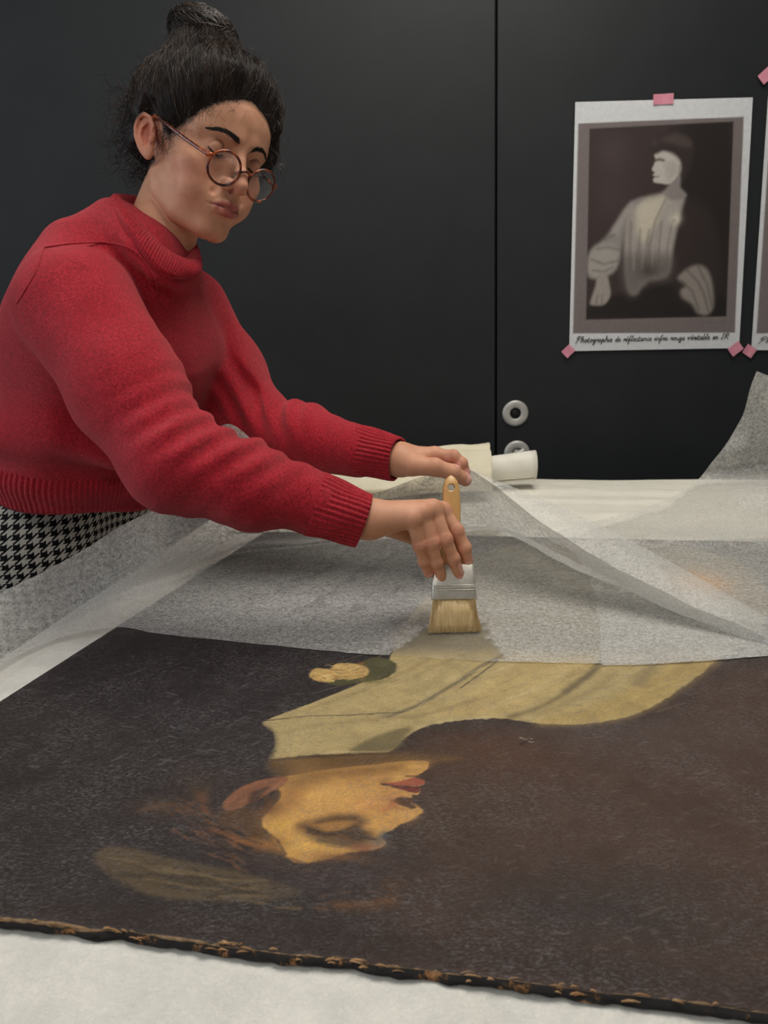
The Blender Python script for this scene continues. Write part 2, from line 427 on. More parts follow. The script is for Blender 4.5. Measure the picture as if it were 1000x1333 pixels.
# ---- the oil painting (its own s,t plane; outlines measured on the canvas)
def st(pts):
    p = np.asarray(pts, float); Q = tab(p[:, 0], p[:, 1]) - np.array([NL[0], NL[1], TZ]); return np.stack([Q @ te, Q @ tn], -1)
def st1(x, y): return st([(x, y)])[0]
PT = 0.0042                                      # canvas on its board lies this high above the felt
def build_painting():
    cs = np.stack([NL, NR, FR, FL]); loc = lambda p: np.array([(p - NL) @ te, (p - NL) @ tn])
    nl, nr, fr, fl = map(loc, cs)
    H = np.linalg.norm(fl - nl)
    v = np.concatenate([np.arange(0, 0.03, 0.0015), np.arange(0.03, 0.25, 0.0009), np.arange(0.25, 0.40, 0.0012), np.arange(0.40, 0.52, 0.0016), np.arange(0.52, H, 0.006), [H]]) / H
    u = np.concatenate([np.arange(0, 0.24, 0.002), np.arange(0.24, 0.60, 0.0009), np.arange(0.60, W_P, 0.0018), [W_P]]) / W_P; U, Vv = np.meshgrid(u, v, indexing='ij')
    P2 = (nl * ((1 - U) * (1 - Vv))[..., None] + nr * (U * (1 - Vv))[..., None] + fr * (U * Vv)[..., None] + fl * ((1 - U) * Vv)[..., None])
    shp = U.shape; P = P2.reshape(-1, 2)
    # worn rims wobble
    q = np.stack([P[:, 0] * 60, P[:, 1] * 60, 0 * P[:, 0]], -1); wob = 0.6 * vnoise(q * 3, 5) + 0.4 * vnoise(q * 8, 6)
    pass
    c = Canvas2D(P, (41, 34, 33), wob)
    m = lambda *a: st(a)
    # ground tones
    c.poly(m((520, 1000), (600, 955), (720, 948), (850, 925), (940, 868), (1400, 860), (1500, 1500), (500, 1400), (480, 1240), (520, 1120)), (71, 51, 41), 0.05, 1)
    c.blob(st1(300, 900), 0.10, 0.10, (34, 29, 31), 0.8); c.blob(st1(80, 1080), 0.14, 0.12, (42, 33, 33), 0.7)
    c.blob(st1(640, 985), 0.09, 0.05, (78, 48, 30), 0.9); c.blob(st1(600, 1060), 0.06, 0.08, (66, 48, 34), 0.6)
    c.blob(st1(820, 960), 0.12, 0.05, (74, 60, 54), 0.7); c.blob(st1(800, 1180), 0.14, 0.06, (56, 43, 36), 0.8)
    c.poly(m((-500, 1120), (0, 1175), (300, 1195), (700, 1235), (1000, 1285), (1400, 1330), (1400, 1420), (1000, 1330), (0, 1205), (-500, 1150)), (46, 33, 27), 0.018, 0.8)
    c.blob(st1(760, 1200), 0.10, 0.03, (44, 36, 34), 0.6)
    c.poly(m((158, 816), (320, 838), (520, 852), (545, 862), (450, 905), (345, 945), (355, 985), (300, 1010), (200, 960), (60, 900)), (31, 27, 29), 0.03, 0.8)
    # shirt
    shirt = [(343, 945), (400, 922), (450, 902), (494, 882), (506, 866), (512, 850), (535, 805), (590, 750), (660, 715), (830, 708), (950, 730), (1000, 780), (985, 830), (935, 862), (915, 880), (880, 905), (845, 927), (800, 942), (745, 948), (700, 946), (660, 941), (625, 941), (580, 945), (552, 951), (532, 962), (515, 978), (505, 984), (460, 986), (400, 988), (352, 993), (358, 975), (355, 958)]
    c.poly(m(*shirt), (180, 160, 110), 0.0013)
    c.poly(m((700, 946), (745, 948), (800, 942), (845, 927), (880, 905), (915, 880), (935, 862), (880, 862), (840, 890), (790, 915), (740, 930)), (176, 150, 92), 0.012, 0.9)
    c.poly(m((640, 905), (700, 890), (760, 868), (700, 862), (660, 870), (600, 910), (560, 935)), (196, 176, 126), 0.012, 0.8)
    c.poly(m((545, 935), (600, 915), (650, 880), (690, 862), (780, 862), (750, 890), (700, 915), (640, 935)), (190, 164, 108), 0.010, 0.7)
    for ln, col, w, f, op in [
        ([(345, 943), (400, 937), (450, 936), (500, 933), (525, 932)], (84, 76, 54), 0.0008, 0.0014, 0.9),
        ([(505, 938), (540, 925), (575, 905), (600, 890), (625, 872), (655, 858)], (112, 102, 78), 0.0024, 0.003, 0.95),
        ([(600, 900), (625, 882), (648, 864)], (70, 66, 50), 0.0008, 0.0014, 0.9),
        ([(500, 938), (540, 938), (580, 928), (620, 915)], (140, 122, 84), 0.002, 0.006, 0.7),
        ([(360, 960), (420, 948), (490, 942)], (150, 132, 90), 0.002, 0.006, 0.6),
        ([(400, 928), (470, 905), (530, 878), (560, 862)], (150, 130, 84), 0.0015, 0.005, 0.6),
        ([(540, 885), (590, 862), (630, 845)], (146, 128, 84), 0.0016, 0.005, 0.7),
        ([(665, 938), (705, 925), (735, 908), (765, 885), (785, 862)], (112, 96, 62), 0.0022, 0.006, 0.9),
        ([(735, 905), (770, 880), (790, 860)], (96, 84, 62), 0.003, 0.006, 0.6),
        ([(700, 935), (770, 905), (800, 880)], (150, 128, 84), 0.004, 0.008, 0.6),
        ([(830, 895), (850, 870), (860, 855)], (128, 112, 78), 0.006, 0.010, 0.7),
        ([(870, 890), (895, 868)], (150, 126, 78), 0.004, 0.008, 0.6),
        ([(640, 925), (690, 905), (735, 880)], (204, 184, 134), 0.003, 0.008, 0.6),
        ([(560, 905), (600, 880)], (204, 186, 138), 0.004, 0.008, 0.5)]:
        c.line(st(ln), col, w, f, op)
    c.poly(m((455, 984), (480, 968), (515, 955), (535, 952), (530, 962), (512, 982)), (112, 100, 66), 0.004, 0.9)
    c.line(st([(352, 992), (400, 988), (450, 984), (505, 984)]), (206, 190, 146), 0.0012, 0.002, 0.8)
    c.line(st([(545, 952), (590, 942), (640, 938)]), (200, 184, 140), 0.0015, 0.003, 0.7)
    for k in range(90):                         # dry strokes in the shirt
        x = random.uniform(400, 860); y = random.uniform(862, 935)
        c.line(st([(x, y), (x + random.uniform(25, 60), y - random.uniform(8, 26))]), random.choice([(206, 188, 140), (164, 144, 98), (146, 128, 86)]), 0.0004, 0.0011, 0.5)
    # flower and leaves
    c.poly(m((470, 868), (485, 860), (512, 865), (515, 878), (500, 888), (470, 893), (440, 897), (425, 892), (455, 885)), (72, 70, 36), 0.0018)
    c.blob(st1(497, 868), 0.012, 0.014, (84, 86, 48), 0.8); c.blob(st1(480, 890), 0.018, 0.010, (92, 88, 44), 0.7)
    c.poly(m((402, 882), (412, 874), (430, 875), (438, 868), (460, 868), (478, 873), (478, 884), (455, 889), (440, 888), (430, 893), (410, 890)), (198, 164, 98), 0.0018)
    c.line(st([(410, 884), (430, 880), (440, 888)]), (170, 112, 58), 0.001, 0.003, 0.7)
    c.line(st([(438, 876), (455, 882), (474, 878)]), (176, 122, 66), 0.001, 0.003, 0.7)
    c.blob(st1(428, 884), 0.007, 0.008, (214, 184, 118), 0.6); c.blob(st1(458, 875), 0.009, 0.008, (216, 188, 124), 0.6); c.blob(st1(470, 868), 0.006, 0.006, (190, 120, 70), 0.6)
    for k in range(40):
        x = random.uniform(402, 474); y = random.uniform(867, 892); c.line(st([(x, y), (x + random.uniform(4, 12), y + random.uniform(-3, 3))]), random.choice([(140, 96, 54), (224, 200, 140), (176, 136, 78)]), 0.0007, 0.0012, 0.85)
    for k in range(36):
        x = random.uniform(426, 512); y = random.uniform(860, 898); c.line(st([(x, y), (x + random.uniform(4, 12), y + random.uniform(-3, 3))]), random.choice([(52, 52, 28), (98, 94, 54)]), 0.0005, 0.0012, 0.5)
    # collar of dark hair
    c.poly(m((355, 958), (358, 975), (350, 995), (320, 1010), (280, 1000), (240, 975), (260, 955), (310, 945), (340, 948)), (42, 36, 37), 0.006, 0.9)
    # shadow under the chin
    c.poly(m((352, 995), (400, 990), (460, 986), (520, 984), (560, 985), (600, 992), (560, 1000), (520, 1002), (470, 1005), (420, 1014), (375, 1022), (355, 1015)), (104, 76, 40), 0.006, 0.95)
    c.blob(st1(400, 998), 0.03, 0.012, (140, 106, 54), 0.6)
    c.blob(st1(560, 985), 0.02, 0.016, (70, 48, 30), 0.7); c.line(st([(360, 994), (430, 990), (520, 985)]), (70, 50, 26), 0.0008, 0.002, 0.6)
    # hair round the face
    c.poly(m((235, 1000), (300, 1005), (350, 1012), (372, 1022), (350, 1045), (345, 1080), (372, 1122), (430, 1140), (400, 1160), (310, 1135), (240, 1100), (215, 1060)), (50, 40, 38), 0.02, 0.9)
    c.poly(m((262, 1050), (272, 1062), (285, 1090), (320, 1112), (370, 1125), (420, 1140), (470, 1135), (500, 1118), (520, 1122), (500, 1145), (430, 1155), (360, 1140), (290, 1115), (262, 1080)), (60, 46, 42), 0.008, 0.9)
    c.poly(m((300, 1052), (330, 1058), (355, 1060), (345, 1085), (360, 1108), (340, 1112), (300, 1098), (282, 1075)), (92, 64, 38), 0.008, 0.9)
    c.line(st([(262, 1040), (268, 1062), (280, 1085), (310, 1102), (345, 1108)]), (118, 74, 44), 0.003, 0.006, 0.9)
    c.line(st([(300, 1100), (335, 1102), (365, 1112)]), (150, 98, 52), 0.003, 0.006, 0.8)
    c.line(st([(265, 1035), (262, 1045)]), (96, 70, 46), 0.006, 0.008, 0.6)
    c.line(st([(290, 1080), (330, 1090), (355, 1098)]), (72, 48, 30), 0.002, 0.004, 0.7)
    # face
    face = [(362, 1022), (385, 1014), (420, 1008), (480, 1001), (530, 996), (552, 996), (559, 999), (558, 1005), (548, 1013), (541, 1017), (551, 1021), (552, 1026), (546, 1031), (549, 1035), (545, 1040), (540, 1044), (536, 1049), (546, 1056), (552, 1062), (545, 1068), (525, 1078), (505, 1088), (498, 1096), (502, 1101), (498, 1108), (480, 1112), (462, 1115), (440, 1121), (415, 1128), (395, 1130), (378, 1126), (366, 1112), (352, 1094), (343, 1080), (344, 1068), (356, 1056), (366, 1042)]
    c.poly(m(*face), (204, 154, 84), 0.0013)
    c.poly(m((362, 1022), (420, 1008), (480, 1001), (545, 996), (556, 1000), (500, 1014), (440, 1022), (380, 1036)), (146, 106, 58), 0.011, 0.9)
    c.blob(st1(440, 1040), 0.035, 0.022, (214, 166, 94), 0.8); c.blob(st1(480, 1052), 0.02, 0.014, (212, 150, 88), 0.7)
    c.blob(st1(405, 1105), 0.032, 0.016, (220, 172, 88), 0.9); c.blob(st1(365, 1080), 0.014, 0.014, (214, 168, 80), 0.8)
    c.blob(st1(527, 1066), 0.013, 0.012, (216, 164, 94), 0.9); c.blob(st1(540, 1003), 0.012, 0.006, (212, 164, 92), 0.9)
    c.blob(st1(378, 1048), 0.012, 0.016, (184, 128, 66), 0.6); c.blob(st1(398, 1010), 0.020, 0.012, (150, 110, 60), 0.6)
    c.blob(st1(356, 1060), 0.013, 0.016, (124, 86, 48), 0.8); c.blob(st1(378, 1040), 0.012, 0.014, (160, 114, 62), 0.6); c.blob(st1(360, 1104), 0.010, 0.010, (150, 104, 54), 0.6)
    c.blob(st1(440, 1122), 0.03, 0.006, (160, 110, 58), 0.7); c.blob(st1(510, 1040), 0.012, 0.014, (196, 134, 78), 0.6); c.blob(st1(470, 1022), 0.03, 0.010, (190, 140, 76), 0.5)
    # brow, socket, lid
    c.poly(m((388, 1080), (410, 1073), (440, 1067), (466, 1067), (476, 1074), (473, 1084), (484, 1090), (490, 1099), (470, 1104), (445, 1106), (418, 1100), (396, 1090)), (98, 70, 40), 0.008, 1.0)
    c.poly(m((404, 1078), (430, 1073), (462, 1074), (458, 1082), (440, 1088), (420, 1087)), (176, 126, 66), 0.005, 0.85)
    c.line(st([(405, 1088), (425, 1093), (448, 1088), (462, 1082)]), (70, 50, 30), 0.0016, 0.003, 0.9)
    c.poly(m((448, 1090), (466, 1083), (476, 1088), (486, 1098), (460, 1102)), (66, 50, 36), 0.004, 0.8)
    c.line(st([(418, 1100), (445, 1105), (470, 1103), (490, 1099)]), (74, 62, 48), 0.002, 0.005, 0.8)
    c.line(st([(414, 1076), (440, 1071), (462, 1070)]), (84, 60, 36), 0.0016, 0.004, 0.8)
    c.blob(st1(492, 1104), 0.012, 0.008, (124, 106, 92), 0.8); c.blob(st1(472, 1108), 0.014, 0.006, (132, 84, 58), 0.8)
    c.blob(st1(500, 1094), 0.005, 0.008, (70, 74, 80), 0.8)
    c.line(st([(415, 1129), (445, 1122), (475, 1113)]), (110, 66, 46), 0.002, 0.006, 0.6)
    # nose, nostril, lips
    c.poly(m((512, 1049), (517, 1044), (528, 1043), (540, 1046), (536, 1050), (543, 1057), (532, 1058), (520, 1053)), (84, 54, 34), 0.0013, 0.95)
    c.line(st([(510, 1048), (514, 1057), (528, 1060)]), (150, 92, 52), 0.0015, 0.003, 0.7)
    c.line(st([(500, 1060), (507, 1057), (512, 1050)]), (182, 112, 66), 0.003, 0.005, 0.7)
    c.poly(m((497, 1026), (512, 1024), (528, 1021), (540, 1017), (551, 1021), (552, 1026), (544, 1029), (520, 1029)), (162, 84, 60), 0.0012, 1)
    c.poly(m((505, 1029), (522, 1030), (545, 1030), (549, 1035), (540, 1038), (524, 1034)), (112, 42, 32), 0.0010, 1)
    c.line(st([(497, 1026), (515, 1029), (535, 1030), (548, 1030)]), (56, 28, 22), 0.0009, 0.0010, 1)
    c.line(st([(530, 1016), (541, 1016), (550, 1019)]), (84, 54, 34), 0.0012, 0.002, 0.8)
    c.blob(st1(535, 1024), 0.005, 0.003, (186, 106, 74), 0.6)
    c.blob(st1(500, 1022), 0.008, 0.006, (150, 104, 58), 0.6)
    # ear
    c.poly(m((291, 1056), (296, 1044), (315, 1030), (340, 1021), (366, 1017), (375, 1019), (369, 1028), (352, 1036), (340, 1044), (322, 1054), (302, 1060)), (128, 84, 58), 0.0014)
    c.line(st([(296, 1052), (310, 1036), (335, 1024), (365, 1018)]), (146, 92, 64), 0.0022, 0.003, 0.6)
    c.poly(m((322, 1048), (330, 1036), (348, 1030), (355, 1033), (342, 1040), (330, 1052)), (72, 48, 34), 0.0018, 0.9)
    c.line(st([(345, 1038), (358, 1030), (370, 1022)]), (170, 112, 78), 0.002, 0.003, 0.6)
    c.line(st([(300, 1054), (318, 1042), (335, 1036)]), (92, 56, 40), 0.0008, 0.0014, 0.7); c.line(st([(312, 1050), (326, 1046)]), (156, 104, 74), 0.0008, 0.0012, 0.6)
    c.line(st([(345, 1040), (352, 1050), (350, 1062)]), (100, 66, 40), 0.002, 0.004, 0.7)
    c.poly(m((536, 1040), (549, 1041), (556, 1052), (546, 1053), (538, 1049)), (62, 46, 36), 0.0012, 0.9)
    c.poly(m((546, 1013), (560, 1008), (562, 1018), (552, 1019)), (66, 48, 36), 0.0012, 0.8)
    c.line(st([(402, 1084), (422, 1091), (446, 1090), (470, 1096), (488, 1099)]), (58, 42, 30), 0.0012, 0.0016, 0.8)
    c.line(st([(346, 1088), (362, 1100), (372, 1118)]), (66, 46, 32), 0.0008, 0.0014, 0.8); c.line(st([(372, 1122), (400, 1131), (430, 1126)]), (88, 60, 38), 0.0010, 0.0016, 0.7)
    # hat and loose curls
    c.poly(m((122, 1122), (135, 1110), (165, 1108), (205, 1118), (240, 1126), (300, 1138), (350, 1150), (395, 1166), (370, 1176), (320, 1180), (260, 1180), (210, 1175), (170, 1162), (140, 1145)), (84, 70, 50), 0.0035)
    for k in range(60):                         # loose strands of painted hair
        a_ = random.uniform(0, 1); x = 238 + 90 * a_ + random.uniform(-30, 4); y = 1045 + 70 * a_ + random.uniform(-20, 30)
        c.line(st([(x, y), (x + random.uniform(10, 30), y + random.uniform(4, 16))]), random.choice([(92, 64, 46), (70, 56, 50), (30, 25, 25), (112, 76, 50)]), 0.0009, 0.0014, 0.8)
    for k in range(40):
        x = random.uniform(380, 520); y = random.uniform(1128, 1190)
        c.line(st([(x, y), (x + random.uniform(8, 30), y + random.uniform(-4, 8))]), random.choice([(90, 68, 54), (78, 70, 72), (36, 28, 27), (104, 72, 46)]), 0.0010, 0.0016, 0.8)
    for k in range(60):
        x = random.uniform(140, 360); y = 1120 + (x - 130) * 0.17 + random.uniform(0, 30)
        c.line(st([(x, y), (x + random.uniform(20, 50), y + random.uniform(0, 8))]), random.choice([(112, 94, 66), (58, 48, 34)]), 0.0010, 0.0016, 0.8)
    c.blob(st1(205, 1055), 0.022, 0.014, (78, 58, 38), 0.8); c.blob(st1(258, 1025), 0.016, 0.02, (60, 48, 36), 0.7)
    c.line(st([(180, 1062), (205, 1055), (225, 1052), (245, 1058)]), (96, 66, 44), 0.002, 0.004, 0.7)
    c.poly(m((430, 1185), (450, 1178), (490, 1180), (515, 1174), (520, 1182), (490, 1190), (450, 1192)), (92, 62, 36), 0.007, 0.8)
    c.line(st([(440, 1186), (475, 1183), (510, 1178)]), (126, 80, 42), 0.0015, 0.005, 0.6)
    c.blob(st1(510, 1158), 0.012, 0.01, (84, 58, 34), 0.7); c.blob(st1(400, 1160), 0.04, 0.016, (58, 48, 46), 0.6); c.blob(st1(460, 1140), 0.03, 0.016, (56, 46, 44), 0.7)
    c.poly(m((500, 846), (545, 800), (600, 735), (660, 712), (830, 706), (960, 728), (1005, 780), (985, 838), (930, 852), (640, 852)), (118, 108, 84), 0.02, 0.85)
    # under the tissue: sleeve and hand
    c.blob(st1(915, 762), 0.06, 0.08, (232, 172, 92), 0.95)
    # small losses and scratches
    for k in range(150):
        x = random.uniform(10, 350); y = random.uniform(850, 1010); L = random.uniform(4, 22); a = random.choice([-0.6, -0.5, 0.15, 0.25])
        c.line(st([(x, y), (x + L, y + L * a)]), (112, 112, 118), 0.0005, 0.0010, random.uniform(0.3, 0.8))
    for k in range(150):
        x = random.uniform(580, 1000); y = random.uniform(880, 1250); L = random.uniform(5, 18)
        c.line(st([(x, y), (x + L, y + L * random.uniform(-.5, .3))]), (124, 114, 106), 0.0005, 0.0010, random.uniform(0.2, 0.7))
    for x, y in ((685, 968), (692, 971)):
        c.line(st([(x - 8, y - 3), (x, y), (x + 8, y - 1)]), (190, 176, 160), 0.0006, 0.001, 0.8)
    c.line(st([(678, 974), (688, 968), (698, 970)]), (36, 18, 14), 0.0012, 0.001, 0.9)
    # bare, frayed rim of the canvas
    col = c.C / 255.0
    col = np.where(col <= 0.04045, col / 12.92, ((col + 0.055) / 1.055) ** 2.4)
    P3 = np.array([NL[0], NL[1], TZ]) + P[:, :1] * te + P[:, 1:] * tn
    z = PT + 0.0007 * wob * 0.5
    ez = np.minimum(np.minimum(U, 1 - U) * W_P, np.minimum(Vv, 1 - Vv) * H).ravel()
    P3[:, 2] += z - 0.0012 * np.clip(1 - ez / 0.004, 0, 1) ** 2
    # wavy near rim
    ny = (np.clip(1 - Vv * H / 0.006, 0, 1)).ravel()
    wv = vnoise(np.stack([P[:, 0] * 45, 0 * P[:, 0], 0 * P[:, 0]], -1), 21) * 0.0016 + vnoise(np.stack([P[:, 0] * 160, 0 * P[:, 0], 0 * P[:, 0]], -1), 22) * 0.0008
    P3 += (ny * wv)[:, None] * tn
    m_, nt, b = mat_base('oil_paint', (0.1, 0.1, 0.1, 1), 0.42, 0, 0.42)
    at = nd(nt, 'ShaderNodeVertexColor'); at.layer_name = 'Col'
    co = obj_coord(nt); n1 = noise_node(nt, 420, 6, 0.7, co); n2 = noise_node(nt, 40, 5, 0.65, co)
    weave = noise_node(nt, 900, 2, 0.5, obj_coord(nt, (1, 0.55, 1), (0, 0, 0.25)))
    f = ramp(nt, n1.outputs[0], [(0.30, (0.80, 0.80, 0.80, 1)), (0.70, (1.20, 1.19, 1.18, 1))])
    c1 = mix_col(nt, 1.0, at.outputs[0], f, 'MULTIPLY')
    f2 = ramp(nt, n2.outputs[0], [(0.35, (0.86, 0.85, 0.84, 1)), (0.65, (1.12, 1.12, 1.13, 1))])
    c2 = mix_col(nt, 1.0, c1, f2, 'MULTIPLY')
    # pale glints of the varnish, painted into the colour in noisy patches
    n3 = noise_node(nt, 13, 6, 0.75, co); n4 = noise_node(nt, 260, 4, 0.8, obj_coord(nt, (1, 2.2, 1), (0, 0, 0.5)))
    glint_mask = math_node(nt, 'MULTIPLY', ramp(nt, n3.outputs[0], [(0.36, (0.06, 0.06, 0.06, 1)), (0.58, (1, 1, 1, 1))]), ramp(nt, n4.outputs[0], [(0.48, (0, 0, 0, 1)), (0.68, (0.70, 0.70, 0.70, 1))]))
    c3 = mix_col(nt, glint_mask, c2, rgba(116, 112, 112))
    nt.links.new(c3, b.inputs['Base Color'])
    hh = math_node(nt, 'ADD', n1.outputs[0], math_node(nt, 'MULTIPLY', weave.outputs[0], 0.7))
    bump(nt, b, hh, 0.8, 0.0014)
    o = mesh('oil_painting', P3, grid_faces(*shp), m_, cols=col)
    tag(o, 'unframed dark oil portrait lying upside down across the table', 'painting')
    # edge: board of stretched canvas with a black strip and torn tan fibres
    m2, nt, b = mat_base('canvas_rim', (0.1, 0.1, 0.1, 1), 0.85, 0, 0.2)
    n = noise_node(nt, 34, 8, 0.75, obj_coord(nt))
    cc = ramp(nt, n.outputs[0], [(0.30, rgba(28, 28, 29)), (0.57, rgba(36, 34, 33)), (0.61, rgba(120, 84, 52)), (0.72, rgba(166, 128, 90))])
    nt.links.new(cc, b.inputs['Base Color']); bump(nt, b, n.outputs[0], 0.6, 0.002)
    nn = 460
    rows = []
    for k, (off, zz) in enumerate(((0.0015, PT - 0.001), (-0.0012, PT - 0.0010), (-0.0034, PT - 0.0020), (-0.0046, 0.0010), (-0.0046, -0.0005))):
        s = np.linspace(-0.002, W_P + 0.002, nn)
        w = vnoise(np.stack([s * 45, 0 * s, 0 * s], -1), 21) * 0.0016 + vnoise(np.stack([s * 130, 0 * s, 0 * s + k], -1), 33) * (0.0012 if k > 1 else 0.0006)
        base = NL + ed * s[:, None]
        rows.append(base + tn * (off + w)[:, None] + np.array([0, 0, 1.0]) * (zz + 0 * s)[:, None] - np.array([0, 0, base[0, 2] - TZ]))
    R = np.stack(rows, 1)
    mesh('canvas_rim', R.reshape(-1, 3), grid_faces(nn, 5), m2, o)
    # the other three rims
    for A, B, inn in ((NL, FL, te), (NR, FR, -te), (FL, FR, -tn)):
        s = np.linspace(0, 1, 120)[:, None]; bb = A + (B - A) * s; bb[:, 2] = TZ
        rr = [bb + inn * 0.001 + [0, 0, PT - 0.001], bb - inn * 0.0025 + [0, 0, PT - 0.0018], bb - inn * 0.003 + [0, 0, -0.0005]]
        mesh('canvas_rim', np.stack(rr, 1).reshape(-1, 3), grid_faces(120, 3), m2, o)
    mt_ = simple('frayed_canvas', rgba(96, 76, 58), rgba(156, 130, 102), 140, 0.95, 0, 0.5, 0.001, 0.1)
    s_ = np.linspace(-0.002, W_P + 0.002, 900); v1 = vnoise(np.stack([s_ * 30, 0 * s_, 0 * s_], -1), 61); v2 = vnoise(np.stack([s_ * 240, 0 * s_, 0 * s_], -1), 62)
    wl = vnoise(np.stack([s_ * 45, 0 * s_, 0 * s_], -1), 21) * 0.0016
    thick = np.clip(-0.0001 + 0.0006 * v1 + 0.0006 * v2, 0.0, None) + 0.0012 * np.clip((v1 - 0.35) * 3, 0, 1)
    base = NL + ed * s_[:, None]; base[:, 2] = TZ
    on_ = np.clip(thick / 0.0004, 0, 1); dz = (on_ - 1) * 0.0012
    R = np.stack([base + tn * (wl + 0.0004 + 0.0004 * v2)[:, None] + [0, 0, PT + 0.0003], base + tn * (wl - thick * .5)[:, None] + [0, 0, PT + 0.0004], base + tn * (wl - thick - 0.0003)[:, None] + [0, 0, PT - 0.0006], base + tn * (wl - thick - 0.0002)[:, None] + [0, 0, PT - 0.0010]], 1)
    R[:, :, 2] += dz[:, None]; R[:, 3, 2] -= 0.0012 * np.clip((thick - 0.0008) / 0.0006, 0, 1)
    mesh('frayed_lip', R.reshape(-1, 3), grid_faces(900, 4), mt_, o)
    # torn tan fibres along the near rim
    mf = simple('torn_fibre', rgba(150, 108, 68), rgba(196, 160, 120), 90, 0.9, 0, 0.6, 0.002, 0.2)
    Vs = []; k = 0
    for i in range(70):
        s = random.uniform(0.18, W_P) if i > 35 else random.choice([0.335, 0.415, 0.49, 0.575, 0.63]) + random.uniform(-0.012, 0.012)
        base = NL + ed * s; base[2] = TZ; L = random.uniform(0.003, 0.012); wd = random.uniform(0.0004, 0.0011)
        off = random.uniform(-0.0045, 0.001); a = random.uniform(-0.5, 0.5)
        d = te * math.cos(a) + tn * math.sin(a) * 0.5
        P_ = np.array([base + tn * off + d * L * (t - .5) + np.array([0, 0, (PT + 0.0004 if off > -0.003 else PT - 0.0015) + 0.0010 * math.sin(t * 3.1)]) for t in (0, .33, .66, 1)])
        Vs.append(tube_geo(P_, [wd * .4, wd, wd * .8, wd * .3], 6, True, 0.5))
    fr_ = mesh('torn_fibres', *join_geo(Vs), mf, o); fr_['kind'] = 'stuff'
    return o
painting = build_painting()
# ------------------------------------------------------------------ prints taped to the black panel
STROKES = {   # simple joined-up pen strokes, unit box: x 0..w, y 0 baseline .. 1 x-height, ascender 2, descender -1
 'P': (1.6, [[(0.1, -.3), (0.5, 0.6), (0.8, 2.0)], [(0.2, 1.3), (0.6, 2.1), (1.4, 2.1), (1.5, 1.5), (1.0, 1.1), (0.7, 1.0)]]),
 'h': (1.0, [[(0, 0), (0.3, 1.2), (0.45, 2.0), (0.25, 1.9), (0.2, 0)], [(0.2, 0.4), (0.5, 1.0), (0.75, 0.9), (0.75, 0.1), (1.0, 0.1)]]),
 'o': (0.9, [[(0.6, 0.95), (0.25, 0.95), (0.1, 0.4), (0.35, 0), (0.65, 0.3), (0.6, 0.9), (0.9, 0.7)]]),
 't': (0.7, [[(0, 0.2), (0.3, 1.6), (0.2, 0.2), (0.4, 0), (0.7, 0.2)], [(0.05, 1.1), (0.55, 1.2)]]),
 'g': (0.9, [[(0.65, 0.9), (0.25, 0.95), (0.1, 0.4), (0.35, 0.05), (0.65, 0.9), (0.55, -0.7), (0.2, -0.9), (0.2, -0.5), (0.9, 0.3)]]),
 'r': (0.7, [[(0, 0.1), (0.2, 1.0), (0.3, 0.8), (0.55, 1.0), (0.5, 0.2), (0.7, 0.1)]]),
 'a': (0.9, [[(0.65, 0.9), (0.25, 0.95), (0.1, 0.4), (0.3, 0), (0.6, 0.4), (0.65, 0.95), (0.65, 0.1), (0.9, 0.2)]]),
 'p': (0.95, [[(0.05, 0.6), (0.25, 1.0), (0.1, -1.0)], [(0.2, 0.6), (0.5, 1.0), (0.75, 0.6), (0.5, 0.05), (0.3, 0.2), (0.95, 0.2)]]),
 'i': (0.5, [[(0, 0.2), (0.2, 1.0), (0.2, 0.1), (0.5, 0.2)], [(0.25, 1.4), (0.28, 1.5)]]),
 'e': (0.75, [[(0.05, 0.4), (0.5, 0.7), (0.4, 1.0), (0.15, 0.7), (0.2, 0.1), (0.45, 0), (0.75, 0.3)]]),
 'd': (0.95, [[(0.6, 0.9), (0.25, 0.9), (0.1, 0.4), (0.3, 0), (0.6, 0.4), (0.75, 2.0), (0.65, 0.1), (0.95, 0.2)]]),
 'f': (0.8, [[(0, 0.2), (0.4, 1.6), (0.6, 2.0), (0.45, 1.8), (0.2, -1.0), (0.1, -0.8), (0.4, 0.2), (0.8, 0.3)]]),
 'l': (0.55, [[(0, 0.2), (0.3, 1.6), (0.4, 2.0), (0.2, 1.7), (0.2, 0.2), (0.55, 0.2)]]),
 'c': (0.7, [[(0.55, 0.85), (0.3, 1.0), (0.1, 0.5), (0.3, 0), (0.7, 0.2)]]),
 'n': (1.0, [[(0, 0.2), (0.15, 1.0), (0.15, 0)], [(0.15, 0.5), (0.45, 1.0), (0.65, 0.8), (0.65, 0.1), (1.0, 0.2)]]),
 'u': (1.0, [[(0, 0.4), (0.15, 1.0), (0.15, 0.2), (0.4, 0), (0.65, 0.3), (0.7, 1.0), (0.7, 0.1), (1.0, 0.2)]]),
 'v': (0.9, [[(0, 0.6), (0.15, 1.0), (0.35, 0), (0.65, 1.0), (0.9, 0.8)]]),
 'b': (0.85, [[(0, 0.3), (0.35, 2.0), (0.2, 1.6), (0.15, 0.1), (0.5, 0), (0.65, 0.6), (0.4, 0.9), (0.85, 0.7)]]),
 'I': (0.9, [[(0.2, 0), (0.5, 1.9)], [(0.2, 1.9), (0.8, 1.95)], [(0, 0), (0.5, 0)]]),
 'R': (1.4, [[(0.1, 0), (0.4, 2.0), (1.0, 1.9), (1.0, 1.3), (0.4, 1.0), (1.2, 0)]]),
 "'": (0.0, [[(-0.45, 1.4), (-0.2, 1.75)]]),
 ' ': (0.75, []),
}
